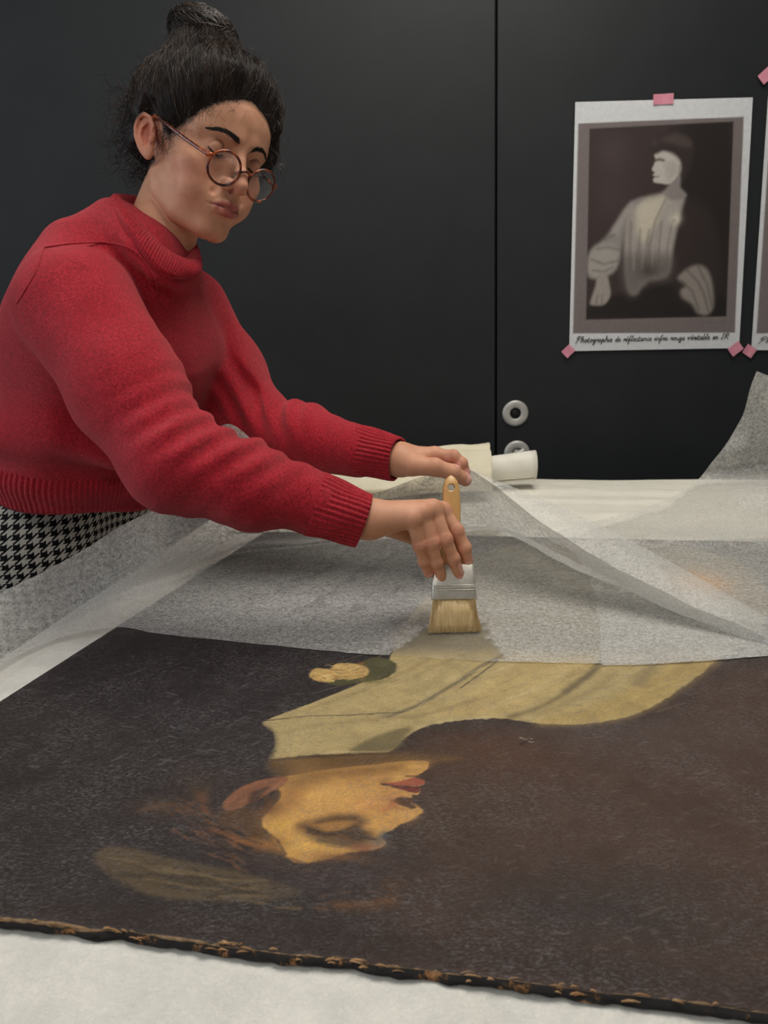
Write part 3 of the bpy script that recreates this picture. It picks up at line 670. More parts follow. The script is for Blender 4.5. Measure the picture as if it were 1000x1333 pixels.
def handwriting(text, org, ex, ez, en, length, xh, mat, parent, r=0.0006, rise=0.0):
    w = sum(STROKES[ch][0] for ch in text); k = length / w; x = 0; parts = []
    for ch in text:
        cw, strokes = STROKES[ch]
        for s in strokes:
            pts = np.array([[(x + a + 0.18 * b) * k, b * xh + rise * (x * k)] for a, b in s])
            pts = catmull(pts, max(6, 4 * len(pts))) if len(pts) > 2 else pts
            P = org + pts[:, :1] * ex + pts[:, 1:] * ez + en * 0.0030
            parts.append(tube_geo(P, r, 5, True))
        x += cw
    o = mesh('handwriting', *join_geo(parts), mat, parent); return o

def wall_print(corners, label, paint_fn, name='photo_print', n=(200, 280)):
    """corners: tl,tr,br,bl as traced, put on the wall plane; slightly bowed sheet of paper"""
    tl, tr, br, bl = [at_y(x, y, WY - 0.004) for x, y in corners]
    nu, nv = n; u = np.linspace(0, 1, nu); v = np.linspace(0, 1, nv); U, Vv = np.meshgrid(u, v, indexing='ij')
    P = bl * ((1 - U) * (1 - Vv))[..., None] + br * (U * (1 - Vv))[..., None] + tr * (U * Vv)[..., None] + tl * ((1 - U) * Vv)[..., None]
    ex = (br - bl) / np.linalg.norm(br - bl); ez = (tl - bl) / np.linalg.norm(tl - bl)
    bow = 0.004 * np.sin(U * math.pi) * np.sin(Vv * math.pi) ** 0.7 + 0.0012
    P[..., 1] -= bow
    Wd = np.linalg.norm(br - bl); Ht = np.linalg.norm(tl - bl)
    P2 = np.stack([U.ravel() * Wd, Vv.ravel() * Ht], -1)
    col = paint_fn(P2, Wd, Ht) / 255.0
    col = np.where(col <= 0.04045, col / 12.92, ((col + 0.055) / 1.055) ** 2.4)
    m, nt, b = mat_base('print_ink', (0.5, 0.5, 0.5, 1), 0.5, 0, 0.35)
    at = nd(nt, 'ShaderNodeVertexColor'); at.layer_name = 'Col'; nz = noise_node(nt, 120, 3, 0.6, obj_coord(nt))
    nt.links.new(mix_col(nt, 1.0, at.outputs[0], ramp(nt, nz.outputs[0], [(0.3, (0.94, 0.94, 0.94, 1)), (0.7, (1.05, 1.05, 1.05, 1))]), 'MULTIPLY'), b.inputs['Base Color'])
    Pb = P.copy(); Pb[..., 1] += 0.0005
    root = empty(name, tuple(bl)); tag(root, label, 'print', 'prints taped to the black panel')
    put(mesh('sheet', P.reshape(-1, 3), grid_faces(nu, nv), m, cols=col), root)
    put(mesh('sheet_back', Pb.reshape(-1, 3), grid_faces(nu, nv)[:, ::-1], M['paper']), root)
    return root, bl, ex, ez, Wd, Ht
def tape_piece(px, py, w, h, ang, label):
    c = at_y(px, py, WY - 0.0075); s = c[1] * 0.965 / F
    w *= s; h *= s; ca, sa = math.cos(ang), math.sin(ang)
    n = 7; V = []
    for t in (0, 0.0004):
        for i in range(n):
            for j in range(3):
                a = (i / (n - 1) - .5) * w + 0.0006 * math.sin(j * 5 + i); b_ = (j / 2 - .5) * h
                V.append((c[0] + a * ca - b_ * sa, c[1] - t - 0.0006 * math.cos(i * 1.3), c[2] + a * sa + b_ * ca))
    Fc = []
    for k in (0, 1):
        for i in range(n - 1):
            for j in range(2):
                q = [k * n * 3 + i * 3 + j, k * n * 3 + (i + 1) * 3 + j, k * n * 3 + (i + 1) * 3 + j + 1, k * n * 3 + i * 3 + j + 1]
                Fc.append(q if k == 0 else q[::-1])
    o = mesh('tape_strip', V, Fc, M['tape']); return tag(o, label, 'tape', 'pink tape on the prints')

PR = [(749, 133), (980, 127), (962, 453), (741, 457)]
def ir_paint(P, Wd, Ht):
    # traced positions of the print -> its own plane
    q = [at_y(x, y, WY - 0.004) for x, y in PR]; bl = q[3]; ex = (q[2] - q[3]) / np.linalg.norm(q[2] - q[3]); ez = (q[0] - q[3]); ez = ez - ex * (ez @ ex); ez /= np.linalg.norm(ez)
    sh = (q[0] - bl) @ ex / Ht
    def m(*pts):
        p = np.asarray(pts, float); Q = at_y(p[:, 0], p[:, 1], WY - 0.004) - bl; y = Q @ ez; return np.stack([Q @ ex - y * sh, y], -1)
    one = lambda x, y: m((x, y))[0]
    px = Wd / 225.0
    c = Canvas2D(P, (206, 207, 208), None)
    c.poly(m((753, 161), (974, 154), (957, 433), (746, 434)), (116, 106, 104), 0.0012)
    keep = c.C.copy(); inner = m((768, 168), (960, 160), (946, 412), (763, 416))
    c.poly(inner, (58, 47, 45), 0.002)
    c.poly(m((880, 170), (960, 162), (946, 412), (900, 412), (905, 300), (880, 250)), (36, 30, 28), 0.03, 0.9)
    c.blob(one(800, 200), 0.05, 0.05, (76, 62, 60), 0.6); c.blob(one(800, 260), 0.06, 0.08, (74, 60, 58), 0.5)
    c.poly(m((764, 400), (800, 385), (860, 370), (930, 380), (944, 411), (764, 415)), (34, 29, 28), 0.012, 0.9)
    c.line(m((768, 168), (960, 160), (946, 412), (763, 416), (768, 168)), (30, 26, 25), 0.0012, 0.003, 0.8)
    # coat, shirt, puffed sleeves
    c.poly(m((893, 256), (925, 275), (940, 320), (940, 380), (915, 400), (880, 385), (868, 330), (878, 275)), (50, 41, 39), 0.02, 0.9)
    c.poly(m((838, 258), (862, 252), (876, 243), (894, 254), (886, 285), (878, 320), (872, 356), (858, 364), (845, 366), (836, 374), (828, 384), (818, 380), (813, 350), (812, 305), (816, 275)), (150, 143, 136), 0.008)
    c.poly(m((830, 268), (852, 259), (870, 258), (862, 280), (848, 305), (838, 316), (829, 300)), (198, 188, 168), 0.014, 0.85)
    c.poly(m((872, 256), (888, 256), (880, 300), (868, 345), (852, 345), (858, 300)), (166, 158, 150), 0.012, 0.7)
    c.poly(m((812, 335), (845, 330), (876, 335), (872, 362), (845, 368), (826, 386), (812, 375)), (96, 88, 84), 0.02, 0.75)
    for a in ([(868, 260), (854, 288), (846, 320), (840, 372)], [(834, 300), (831, 340), (828, 376)], [(822, 290), (820, 330), (822, 370)], [(862, 290), (858, 330), (856, 360)], [(878, 280), (870, 320), (868, 352)], [(846, 300), (842, 320)]):
        c.line(m(*a), (104, 96, 92), 0.001, 0.006, 0.65)
    for a in ([(840, 300), (836, 350)], [(852, 310), (849, 350)], [(826, 300), (825, 350)]): c.line(m(*a), (176, 168, 158), 0.001, 0.006, 0.5)
    c.poly(m((838, 259), (824, 262), (812, 274), (800, 294), (785, 312), (770, 324), (765, 342), (766, 360), (780, 362), (798, 354), (806, 340), (812, 312), (818, 280)), (138, 132, 127), 0.008)
    c.poly(m((766, 334), (780, 320), (798, 318), (806, 330), (802, 350), (788, 360), (768, 360)), (158, 152, 145), 0.010, 0.85)
    c.poly(m((822, 264), (808, 282), (796, 300), (804, 306), (815, 286), (826, 270)), (160, 153, 147), 0.008, 0.7)
    for a in ([(770, 338), (786, 344), (803, 340)], [(778, 324), (792, 322), (806, 326)], [(772, 352), (786, 354), (798, 348)], [(788, 312), (800, 306)]): c.line(m(*a), (92, 85, 81), 0.001, 0.006, 0.7)
    c.poly(m((778, 360), (790, 358), (794, 372), (795, 384), (790, 394), (783, 398), (775, 398), (768, 396), (771, 384), (775, 372)), (150, 142, 134), 0.005)
    for a in ([(778, 384), (776, 396)], [(784, 384), (783, 397)]): c.line(m(*a), (84, 76, 72), 0.0006, 0.003, 0.7)
    c.poly(m((882, 362), (895, 350), (908, 345), (920, 349), (927, 362), (930, 385), (929, 402), (920, 411), (908, 408), (900, 396), (888, 388), (886, 378), (892, 372)), (136, 128, 120), 0.008)
    for a in ([(895, 352), (910, 368), (918, 386), (922, 404)], [(888, 366), (902, 380), (910, 404)], [(910, 348), (922, 372), (927, 398)]): c.line(m(*a), (80, 73, 69), 0.0012, 0.006, 0.75)
    # head in profile, hair, soft cap
    c.poly(m((880, 205), (893, 214), (890, 230), (888, 246), (896, 256), (880, 262), (866, 254), (872, 242)), (132, 124, 120), 0.006)
    c.poly(m((856, 199), (866, 196), (880, 199), (888, 208), (888, 222), (881, 234), (872, 241), (862, 240), (853, 238.5), (851.5, 234), (853.5, 231), (851, 228.5), (853.5, 226), (850, 221.5), (853, 215), (855, 208), (853.5, 204)), (184, 176, 168), 0.0032)
    c.poly(m((850, 196), (853, 187), (862, 181), (880, 177), (898, 182), (906, 194), (905, 210), (898, 228), (892, 237), (888, 226), (889, 212), (880, 202), (866, 197), (856, 201)), (50, 41, 39), 0.007)
    c.poly(m((862, 184), (872, 177), (886, 174), (900, 180), (905, 190), (896, 194), (880, 190)), (76, 64, 61), 0.007, 0.8); c.blob(one(855, 187), 0.012, 0.012, (70, 58, 54), 0.8)
    c.line(m((855, 210), (860, 208.5), (866, 210)), (74, 64, 60), 0.0022, 0.004, 0.9); c.line(m((853, 231), (859, 231)), (104, 88, 82), 0.001, 0.003, 0.8)
    c.poly(m((866, 214), (882, 210), (884, 226), (872, 238)), (160, 151, 144), 0.008, 0.6); c.blob(one(887, 221), 0.007, 0.011, (156, 146, 138), 0.9)
    c.blob(one(881, 286), 0.018, 0.017, (204, 194, 178), 1.0); c.blob(one(879, 288), 0.006, 0.006, (150, 140, 126), 0.6)
    c.blob(one(845, 352), 0.03, 0.02, (44, 37, 35), 0.5)
    k_ = np.clip(0.5 + poly_sd(P, inner) / 0.004, 0, 1)[:, None]; c.C = c.C * (1 - k_) + keep * k_      # nothing runs over the margin
    for i in range(16):
        x = 900 + i * 2.9; c.line(m((x, 419.5), (x + 1.4, 419.5)), (84, 78, 76), 0.0008, 0.001, 0.5)
    return c.C
root, bl, ex, ez, Wd, Ht = wall_print(PR, 'monochrome portrait print of a seated figure with handwritten caption, fully in view', ir_paint)
h = handwriting("Photographie de re'flectance infra rouge ve'ritable en IR", bl + ex * 0.014 + ez * 0.021, ex, ez, np.array([0, -1.0, 0]), Wd * 0.90, 0.0068, M['ink'], None, 0.00075, 0.006); put(h, root)
PR2 = [(1000, 125), (1230, 118), (1205, 452), (978, 456)]
def ir_paint2(P, Wd, Ht):
    c = Canvas2D(P, (206, 207, 208), None)
    r = lambda a, b, a2, b2: np.array([(a * Wd, b * Ht), (a2 * Wd, b * Ht), (a2 * Wd, b2 * Ht), (a * Wd, b2 * Ht)])
    c.poly(r(0.025, 0.07, 0.975, 0.91), (116, 106, 104), 0.0012); c.poly(r(0.09, 0.12, 0.93, 0.88), (150, 138, 104), 0.002); c.poly(r(0.105, 0.135, 0.92, 0.87), (58, 48, 42), 0.003)
    c.blob((0.5 * Wd, 0.55 * Ht), 0.12, 0.18, (110, 100, 90), 0.7)
    return c.C
root, bl, ex, ez, Wd, Ht = wall_print(PR2, 'second captioned print cut off by the right edge of the picture', ir_paint2, n=(110, 150))
h = handwriting("Photographie", bl + ex * 0.014 + ez * 0.018, ex, ez, np.array([0, -1.0, 0]), Wd * 0.3, 0.0068, M['ink'], None, 0.0006); put(h, root)
tape_piece(864, 129, 25, 12, 0.02, 'pink tape strip centred on the top edge of the portrait print')
tape_piece(740, 457, 14, 12, 0.75, 'pink tape scrap on the lower left corner of the portrait print')
tape_piece(958, 454, 17, 13, 0.65, 'pink tape scrap on the lower right corner of the portrait print')
tape_piece(976, 457, 15, 13, -0.6, 'pink tape scrap on the lower left corner of the second print')
tape_piece(1000, 96, 22, 13, 0.7, 'pink tape scrap high at the right edge above the second print')
# ------------------------------------------------------------------ tissue sheets
def tissue_mat(name, lo, hi, fibre=210):
    """thin long-fibred paper: part of the light passes straight through, the rest scatters"""
    m = bpy.data.materials.new(name); m.use_nodes = True; nt = m.node_tree
    for n in list(nt.nodes):
        if n.type == 'BSDF_PRINCIPLED': nt.nodes.remove(n)
    out = [n for n in nt.nodes if n.type == 'OUTPUT_MATERIAL'][0]
    df = nd(nt, 'ShaderNodeBsdfDiffuse'); df.inputs[0].default_value = rgba(228, 227, 223)
    tl = nd(nt, 'ShaderNodeBsdfTranslucent'); tl.inputs[0].default_value = rgba(228, 227, 223)
    gl = nd(nt, 'ShaderNodeBsdfGlossy'); gl.inputs['Roughness'].default_value = 0.4; gl.inputs[0].default_value = (0.9, 0.9, 0.9, 1)
    tr = nd(nt, 'ShaderNodeBsdfTransparent'); tr.inputs[0].default_value = (0.97, 0.97, 0.96, 1)
    m1 = nd(nt, 'ShaderNodeMixShader'); m1.inputs[0].default_value = 0.33; nt.links.new(df.outputs[0], m1.inputs[1]); nt.links.new(tl.outputs[0], m1.inputs[2])
    m0 = nd(nt, 'ShaderNodeMixShader'); m0.inputs[0].default_value = 0.04; nt.links.new(m1.outputs[0], m0.inputs[1]); nt.links.new(gl.outputs[0], m0.inputs[2])
    m2 = nd(nt, 'ShaderNodeMixShader'); nt.links.new(tr.outputs[0], m2.inputs[1]); nt.links.new(m0.outputs[0], m2.inputs[2]); nt.links.new(m2.outputs[0], out.inputs[0])
    n1 = noise_node(nt, fibre, 4, 0.7, obj_coord(nt)); n1.inputs['Distortion'].default_value = 1.2
    n2 = noise_node(nt, 16, 4, 0.6, obj_coord(nt, (1, 3, 1), (0, 0, 0.6)))
    f1 = ramp(nt, n1.outputs[0], [(0.40, (lo, lo, lo, 1)), (0.60, (hi, hi, hi, 1))])
    f2 = ramp(nt, n2.outputs[0], [(0.35, (0.88, 0.88, 0.88, 1)), (0.62, (1.04, 1.04, 1.04, 1))])
    fac = math_node(nt, 'MULTIPLY', f1, f2)
    a = nd(nt, 'ShaderNodeAttribute'); a.attribute_name = 'opacity'
    fac = math_node(nt, 'MULTIPLY', fac, a.outputs['Fac']); nt.links.new(fac, m2.inputs[0])
    bp = nd(nt, 'ShaderNodeBump'); bp.inputs['Strength'].default_value = 0.35; bp.inputs['Distance'].default_value = 0.0015
    nt.links.new(n1.outputs[0], bp.inputs['Height']); nt.links.new(bp.outputs[0], df.inputs['Normal'])
    return m
M['tissue'] = tissue_mat('japanese_tissue', 0.34, 0.78)

def patch(rows, nu, nv, lin_rows=False):
    """surface through rows of 3D points (each row resampled to nu, then nv across)"""
    R = np.stack([catmull(r, nu) for r in rows])           # k, nu, 3
    k = R.shape[0]
    G = np.stack([catmull(R[:, i], nv) if not lin_rows else np.stack([np.interp(np.linspace(0, k - 1, nv), np.arange(k), R[:, i, d]) for d in range(3)], -1) for i in range(nu)])
    return G                                                # nu, nv, 3

TS = PT + 0.0016
Npx = [(-90, 932), (-10, 874), (70, 834), (150, 817), (200, 824), (260, 831), (330, 838), (400, 845), (480, 852), (560, 857), (640, 861), (720, 863), (800, 864), (900, 862), (1014, 853)]
Cpx = [(-90, 914), (-10, 857), (70, 815), (140, 782), (215, 755), (300, 722), (380, 712), (450, 706), (520, 700), (590, 692), (650, 690), (715, 716), (800, 757), (900, 805), (1014, 846)]
Epx = [(-90, 832, .93), (-5, 781, 1.0), (80, 731, 1.07), (150, 692, 1.12), (215, 655, 1.17), (258, 600, 1.13), (295, 553, 1.10), (352, 596, 1.11), (425, 655, 1.15), (490, 640, 1.16), (600, 611, 1.150)]
rowN = np.array([tab(x, y, TS if x > 140 else TS - 0.0015) for x, y in Npx])
rowC = np.array([tab(x, y, TS + 0.001) for x, y in Cpx])
rowE = np.array([at_y(x, y, Y) for x, y, Y in Epx])
_h, _e = rowE[-1], tab(1014, 842, TS + 0.002)
rowE = np.vstack([rowE, [_h * (1 - f) + _e * f + np.array([0, 0, -0.012 * math.sin(f * math.pi)]) for f in (0.30, 0.55, 0.79, 1.0)]])
rowM = rowC * 0.5 + rowE * 0.5; rowM[:, 2] -= 0.22 * (rowE[:, 2] - rowC[:, 2])     # the sheet sags before it rises
rowC0 = rowN * 0.45 + rowC * 0.55
def build_tissue_a():
    nu, nv = 300, 130
    G = patch([rowN, rowC0, rowC, rowM, rowE], nu, nv)
    # fold: the free edge right of the hand is turned over
    i0 = int(nu * 10 / 14)
    lift = np.clip((G[..., 2] - TZ - TS) / 0.01, 0, 1)
    q = np.stack([G[..., 0] * 14, G[..., 1] * 9, G[..., 2] * 9], -1); q2 = np.stack([G[..., 0] * 40, G[..., 1] * 30, G[..., 2] * 30], -1)
    G[..., 2] += lift * (0.006 * vnoise(q, 41) + 0.0014 * vnoise(q2, 42))
    G[..., 2] = np.maximum(G[..., 2], TZ + TS - 0.001)
    flat = 1 - lift
    q3 = np.stack([G[..., 0] * 60 + G[..., 1] * 20, G[..., 1] * 60, 0 * G[..., 0]], -1)
    G[..., 2] += flat * 0.0005 * (vnoise(q3, 43) + 1)
    Q = (G.reshape(-1, 3) - np.array([NL[0], NL[1], TZ])); Q2 = np.stack([Q @ te, Q @ tn], -1)
    op = np.ones(len(Q2))
    wet = poly_sd(Q2, st([(552, 822), (630, 818), (640, 842), (658, 866), (500, 866), (505, 856), (530, 845)]))
    wv = vnoise(np.stack([Q2[:, 0] * 160, Q2[:, 1] * 320, 0 * Q2[:, 0]], -1), 44)
    op *= 1 - 0.80 * np.clip(0.5 - (wet + 0.006 * wv) / 0.006, 0, 1)
    # wetter strokes left of the hand: glue soaks the paper
    for pts, a in (([(400, 800), (470, 750), (560, 700)], 0.28), ([(470, 800), (540, 760), (575, 745)], 0.30), ([(330, 790), (420, 745), (480, 705)], 0.18), ([(640, 712), (700, 735), (740, 765), (800, 775)], 0.32), ([(650, 700), (690, 690)], 0.3), ([(520, 815), (560, 800)], 0.3)):
        d = line_d(Q2, st(pts)) + 0.020 * vnoise(np.stack([Q2[:, 0] * 90, Q2[:, 1] * 60, 0 * Q2[:, 0]], -1), 45)
        op *= 1 - a * np.clip(1.2 - d / 0.012, 0, 1)
    op *= 1 + 0.32 * lift.ravel()                            # dry where it is off the canvas
    opg = op.reshape(nu, nv)
    parts = mesh('tissue_sheet', G.reshape(-1, 3), grid_faces(nu, nv), M['tissue'], attrs={'opacity': opg.ravel()})
    tag(parts, 'large translucent tissue sheet lifted by one hand and brushed onto the painting', 'tissue')
    # turned-over strip along the free edge, a part of the sheet
    a = G[i0:, -1]
    fe = tab(1014, 814, TS + 0.004); ff_ = np.linspace(0, 1, len(a))[:, None]
    b_ = a[:1] * (1 - ff_) + fe * ff_ + np.array([0.0, 0.03, 0.012]) * np.sin(ff_ * math.pi) ** 0.8
    mid = a * 0.5 + b_ * 0.5; mid[:, 2] += 0.010 * np.linspace(0.2, 1, len(a))
    H = patch([a, mid, b_], len(a), 26)
    mesh('turned_edge', H.reshape(-1, 3), grid_faces(len(a), 26), M['tissue'], parts, attrs={'opacity': np.full(H.shape[0] * H.shape[1], 0.85)})
    return parts
build_tissue_a()
def build_tissue_b():
    rows = [
     [tab(784, 866, TS + .0006), tab(860, 864, TS + .0006), tab(1010, 853, TS + .0006), tab(1300, 838, TS + .0006)],
     [tab(776, 780, TS + .0006), tab(860, 775, TS + .0006), tab(1010, 770, TS + .0006), tab(1300, 760, TS + .0006)],
     [tab(750, 722, TS + .0006), tab(860, 718, TS + .0006), tab(1010, 715, TS + .0006), tab(1300, 705, TS + .0006)],
     [tab(715, 697, .020), tab(860, 697, .020), tab(1010, 695, .022), tab(1300, 688, .022)],
     [tab(800, 672, .022), tab(900, 672, .024), tab(1010, 670, .028), tab(1300, 655, .04)],
     [tab(866, 651, .026), tab(930, 648, .030), tab(1010, 640, .05), at_y(1300, 612, 1.56)],
     [at_y(906, 627, 1.68), at_y(950, 620, 1.68), at_y(1010, 612, 1.67), at_y(1300, 585, 1.58)],
     [at_y(937, 588, 1.68), at_y(965, 585, 1.67), at_y(1010, 580, 1.66), at_y(1300, 560, 1.56)],
     [at_y(966, 545, 1.66), at_y(985, 545, 1.65), at_y(1015, 545, 1.63), at_y(1300, 535, 1.53)],
     [at_y(977, 503, 1.62), at_y(992, 508, 1.61), at_y(1020, 515, 1.59), at_y(1300, 520, 1.50)],
     [at_y(985, 483, 1.58), at_y(1000, 489, 1.57), at_y(1030, 500, 1.55), at_y(1300, 515, 1.46)]]
    G = patch(rows, 110, 120)
    q2 = np.stack([G[..., 0] * 18, G[..., 1] * 18, G[..., 2] * 18], -1)
    lift = np.clip((G[..., 2] - TZ - 0.02) / 0.03, 0, 1); G[..., 1] += lift * 0.006 * vnoise(q2, 51)
    o = mesh('tissue_sheet', G.reshape(-1, 3), grid_faces(110, 120), M['tissue'], attrs={'opacity': 1 + 0.34 * lift.ravel()})
    tag(o, 'translucent tissue sheet curling upright at the right edge of the table', 'tissue')
build_tissue_b()

# ------------------------------------------------------------------ folded cloth and paper roll at the back of the table
def wrinkled(name, rows, nu, nv, mat, label, cat, amp, sc, seed):
    G = patch(rows, nu, nv); q = np.stack([G[..., 0] * sc[0], G[..., 1] * sc[1], G[..., 2] * sc[2]], -1)
    e = np.minimum(np.linspace(0, 1, nv), np.linspace(1, 0, nv))[None, :]
    G[..., 2] += amp * vnoise(q, seed) + 0.4 * amp * vnoise(q * 2.6, seed + 1)
    G[..., 1] += amp * vnoise(q + 9, seed + 2)
    o = mesh(name, G.reshape(-1, 3), grid_faces(nu, nv), mat)
    sd = o.modifiers.new('thickness', 'SOLIDIFY'); sd.thickness = 0.0012
    return tag(o, label, cat)
Yc = 1.70
wrinkled('folded_cloth', [
    [at_y(380, 660, Yc - .12), at_y(480, 652, Yc - .12), at_y(560, 645, Yc - .10), at_y(642, 640, Yc - .10)],
    [at_y(385, 640, Yc - .12), at_y(480, 634, Yc - .12), at_y(560, 628, Yc - .10), at_y(641, 622, Yc - .10)],
    [at_y(390, 622, Yc - .06), at_y(480, 614, Yc - .06), at_y(560, 597, Yc - .05), at_y(640, 590, Yc - .05)],
    [at_y(392, 617, Yc), at_y(480, 606, Yc), at_y(560, 586, Yc), at_y(638, 579, Yc)],
    [at_y(393, 622, Yc + .08), at_y(480, 612, Yc + .08), at_y(560, 590, Yc + .08), at_y(637, 583, Yc + .08)],
    [at_y(393, 640, Yc + .09), at_y(480, 634, Yc + .09), at_y(560, 622, Yc + .09), at_y(640, 615, Yc + .09)]], 120, 60, M['cloth'],
    'cream folded cloth with long creases behind the far hand', 'cloth', 0.009, (7, 34, 34), 61)
# paper roll: an open spiral of stiff white paper lying on the table
def paper_roll():
    Y0 = 1.70; A = at_y(641, 633, Y0); B = at_y(697, 627, Y0)
    top = at_y(690, 588, Y0); r = (top[2] - B[2]) / 2; ax = (B - A) / np.linalg.norm(B - A)
    A = A - ax * 0.10
    up = np.array([0, 0, 1.0]); nn = np.cross(ax, up); nn /= np.linalg.norm(nn); L = np.linalg.norm(B - A)
    na = 70; ang = np.linspace(-0.2 * math.pi, 2.55 * math.pi, na); rr = r * (1 - 0.16 * np.linspace(0, 1, na))
    u = np.linspace(0, 1, 12); V = []
    for i, t in enumerate(u):
        rad = rr * (1 - 0.16 * (1 - t))
        V.append(A + ax * (L * t) + up * (r * 1.0 + 0.004) + (-np.sin(ang) * rad)[:, None] * nn[None, :] * 0.8 - (np.cos(ang) * rad)[:, None] * up)
    o = mesh('paper_roll', np.stack(V).reshape(-1, 3), grid_faces(12, na), M['cover'])
    sd = o.modifiers.new('thickness', 'SOLIDIFY'); sd.thickness = 0.001
    return tag(o, 'loosely rolled white paper standing proud beside the lower door pull', 'paper roll')
paper_roll()
# ------------------------------------------------------------------ flat brush
M['beech'] = simple('beech_varnished', rgba(206, 158, 96), rgba(222, 178, 118), 26, 0.32, 0, 0.05, 0.0004, 0.5, (1, 1, 0.15))
M['bristle'] = simple('pale_bristle', rgba(200, 168, 116), rgba(226, 200, 152), 300, 0.5, 0, 0.2, 0.0005, 0.4, (1, 1, 0.1))
BT = tab(592, 823, TS + 0.001)                   # middle of the bristle tip
BTOP = at_y(587, 619, 1.000)                     # top of the handle
bz = (BTOP - BT); BL = np.linalg.norm(bz); bz /= BL
bx = CR - bz * (CR @ bz); bx /= np.linalg.norm(bx); by = np.cross(bz, bx)     # bx across the width, by away from the camera
def bl_(x, y, z): return BT + bx * x + by * y + bz * z
def loft(sections, name, mat, parent, n=40, power=4.0):
    """stack of superellipse sections: (z, half width, half thickness, centre x)"""
    a = np.linspace(0, 2 * math.pi, n, endpoint=False); ca, sa = np.cos(a), np.sin(a)
    e = 2.0 / power; X = np.sign(ca) * np.abs(ca) ** e; Y = np.sign(sa) * np.abs(sa) ** e
    V = []; 
    for z, w, t, cx in sections:
        for x, y in zip(X, Y): V.append(bl_(cx + x * w, y * t, z))
    k = len(sections); Fc = [[i * n + j, i * n + (j + 1) % n, (i + 1) * n + (j + 1) % n, (i + 1) * n + j] for i in range(k - 1) for j in range(n)]
    Fc += [list(range(n))[::-1], [(k - 1) * n + j for j in range(n)]]
    return put(mesh(name, V, Fc, mat), parent)
px2m = (BT - CAM) @ CF / F
def build_brush():
    root = empty('flat_brush', tuple(BT))
    tag(root, 'flat bristle brush with pale wooden handle held in the near hand', 'brush')
    sc = BL / 205.0                                # metres per pixel of brush length
    zb, zf, zh = 44 * sc, 88 * sc, 93 * sc         # bristle end, ferrule end, handle start
    wT, wF = 34.5 * px2m, 27.5 * px2m
    # handle with a hanging hole: bored through as a strip mesh
    def hw(z):
        return np.interp(z, [zf - 6 * sc, zf + 6 * sc, zf + 20 * sc, zf + 34 * sc, zf + 55 * sc, zf + 78 * sc, zf + 100 * sc, BL - 8 * sc, BL - 3 * sc, BL], np.array([24, 22, 16, 11.5, 11, 12.0, 11.0, 8.5, 5.5, 1.0]) * px2m)
    zs = np.concatenate([np.linspace(zf - 6 * sc, BL - 9 * sc, 60), np.linspace(BL - 8.5 * sc, BL, 14)])
    hc = BL - 16 * sc; hr = 4.6 * px2m
    bm = bmesh.new(); n = 28; a = np.linspace(0, 2 * math.pi, n, endpoint=False); rings = []
    for z in zs:
        w = hw(z); t = 0.0062 if z < BL - 10 * sc else 0.0062 * math.sqrt(max(0.05, (BL - z) / (10 * sc)))
        ca, sa = np.cos(a), np.sin(a); e = 0.62
        rings.append([bm.verts.new(Vector(bl_(np.sign(c) * abs(c) ** e * w, np.sign(s) * abs(s) ** e * t, z))) for c, s in zip(ca, sa)])
    for i in range(len(rings) - 1):
        for j in range(n): bm.faces.new([rings[i][j], rings[i][(j + 1) % n], rings[i + 1][(j + 1) % n], rings[i + 1][j]])
    bm.faces.new(rings[0][::-1]); bm.faces.new(rings[-1])
    me = bpy.data.meshes.new('handle'); bm.to_mesh(me); bm.free(); me.polygons.foreach_set('use_smooth', np.ones(len(me.polygons), bool))
    h = new_obj('handle', me, M['beech'])
    cut = mesh('bore', *tube_geo(np.array([bl_(0, -0.02, hc), bl_(0, 0.02, hc)]), hr, 24), None, smooth=False)
    bo = h.modifiers.new('bore', 'BOOLEAN'); bo.operation = 'DIFFERENCE'; bo.object = cut; bo.solver = 'EXACT'
    dg = bpy.context.evaluated_depsgraph_get(); me2 = bpy.data.meshes.new_from_object(h.evaluated_get(dg))
    h.modifiers.clear(); h.data = me2; bpy.data.objects.remove(cut); put(h, root)
    fer = loft([(zb - 1 * sc, wF * 1.06, 0.0085, 0), (zb + 1 * sc, wF * 1.08, 0.0088, 0), (zb + 9 * sc, wF * 1.05, 0.0088, 0), (zf, wF * 0.98, 0.0085, 0), (zf + 0.5 * sc, wF * 0.96, 0.008, 0)], 'ferrule', M['steel'], root, 48, 7)
    for z in (zb + 11.5 * sc, zb + 17.5 * sc):
        loft([(z - 0.5 * sc, wF * 1.055, 0.0091, 0), (z, wF * 1.075, 0.0097, 0), (z + 0.5 * sc, wF * 1.055, 0.0091, 0)], 'ferrule_bead', M['steel'], root, 48, 7)
    for i in range(22):                            # crimp ticks pressed between the two beads
        x = (i / 21 - .5) * 2 * wF * 0.95
        put(mesh('crimp', *tube_geo(np.array([bl_(x, -0.0092, zb + 12.6 * sc), bl_(x + 0.0006, -0.0092, zb + 16.6 * sc)]), 0.0005, 6), M['steel']), root)
    for x in (-0.45, 0.45):
        put(mesh('pin', *tube_geo(np.array([bl_(x * wF, -0.0086, zf - 8 * sc), bl_(x * wF, -0.0102, zf - 8 * sc)]), 0.0012, 12), M['steel']), root)
    # bristles: a solid core and fine hairs
    core = loft([(0.3 * sc, wT * 0.93, 0.0016, 0), (10 * sc, wT * 0.90, 0.0040, 0), (25 * sc, wF * 1.02, 0.0068, 0), (zb, wF * 1.0, 0.0078, 0)], 'bristle_core', M['bristle'], root, 36, 4)
    S = 1500; r = np.random.default_rng(3); t = np.linspace(0, 1, 7)
    x = r.uniform(-1, 1, S); x = np.where(np.abs(x - (-0.36)) < 0.03, x + 0.07, x); y = r.uniform(-1, 1, S)
    ln = r.uniform(-0.02, 0.07, S)
    P = np.zeros((S, 7, 3))
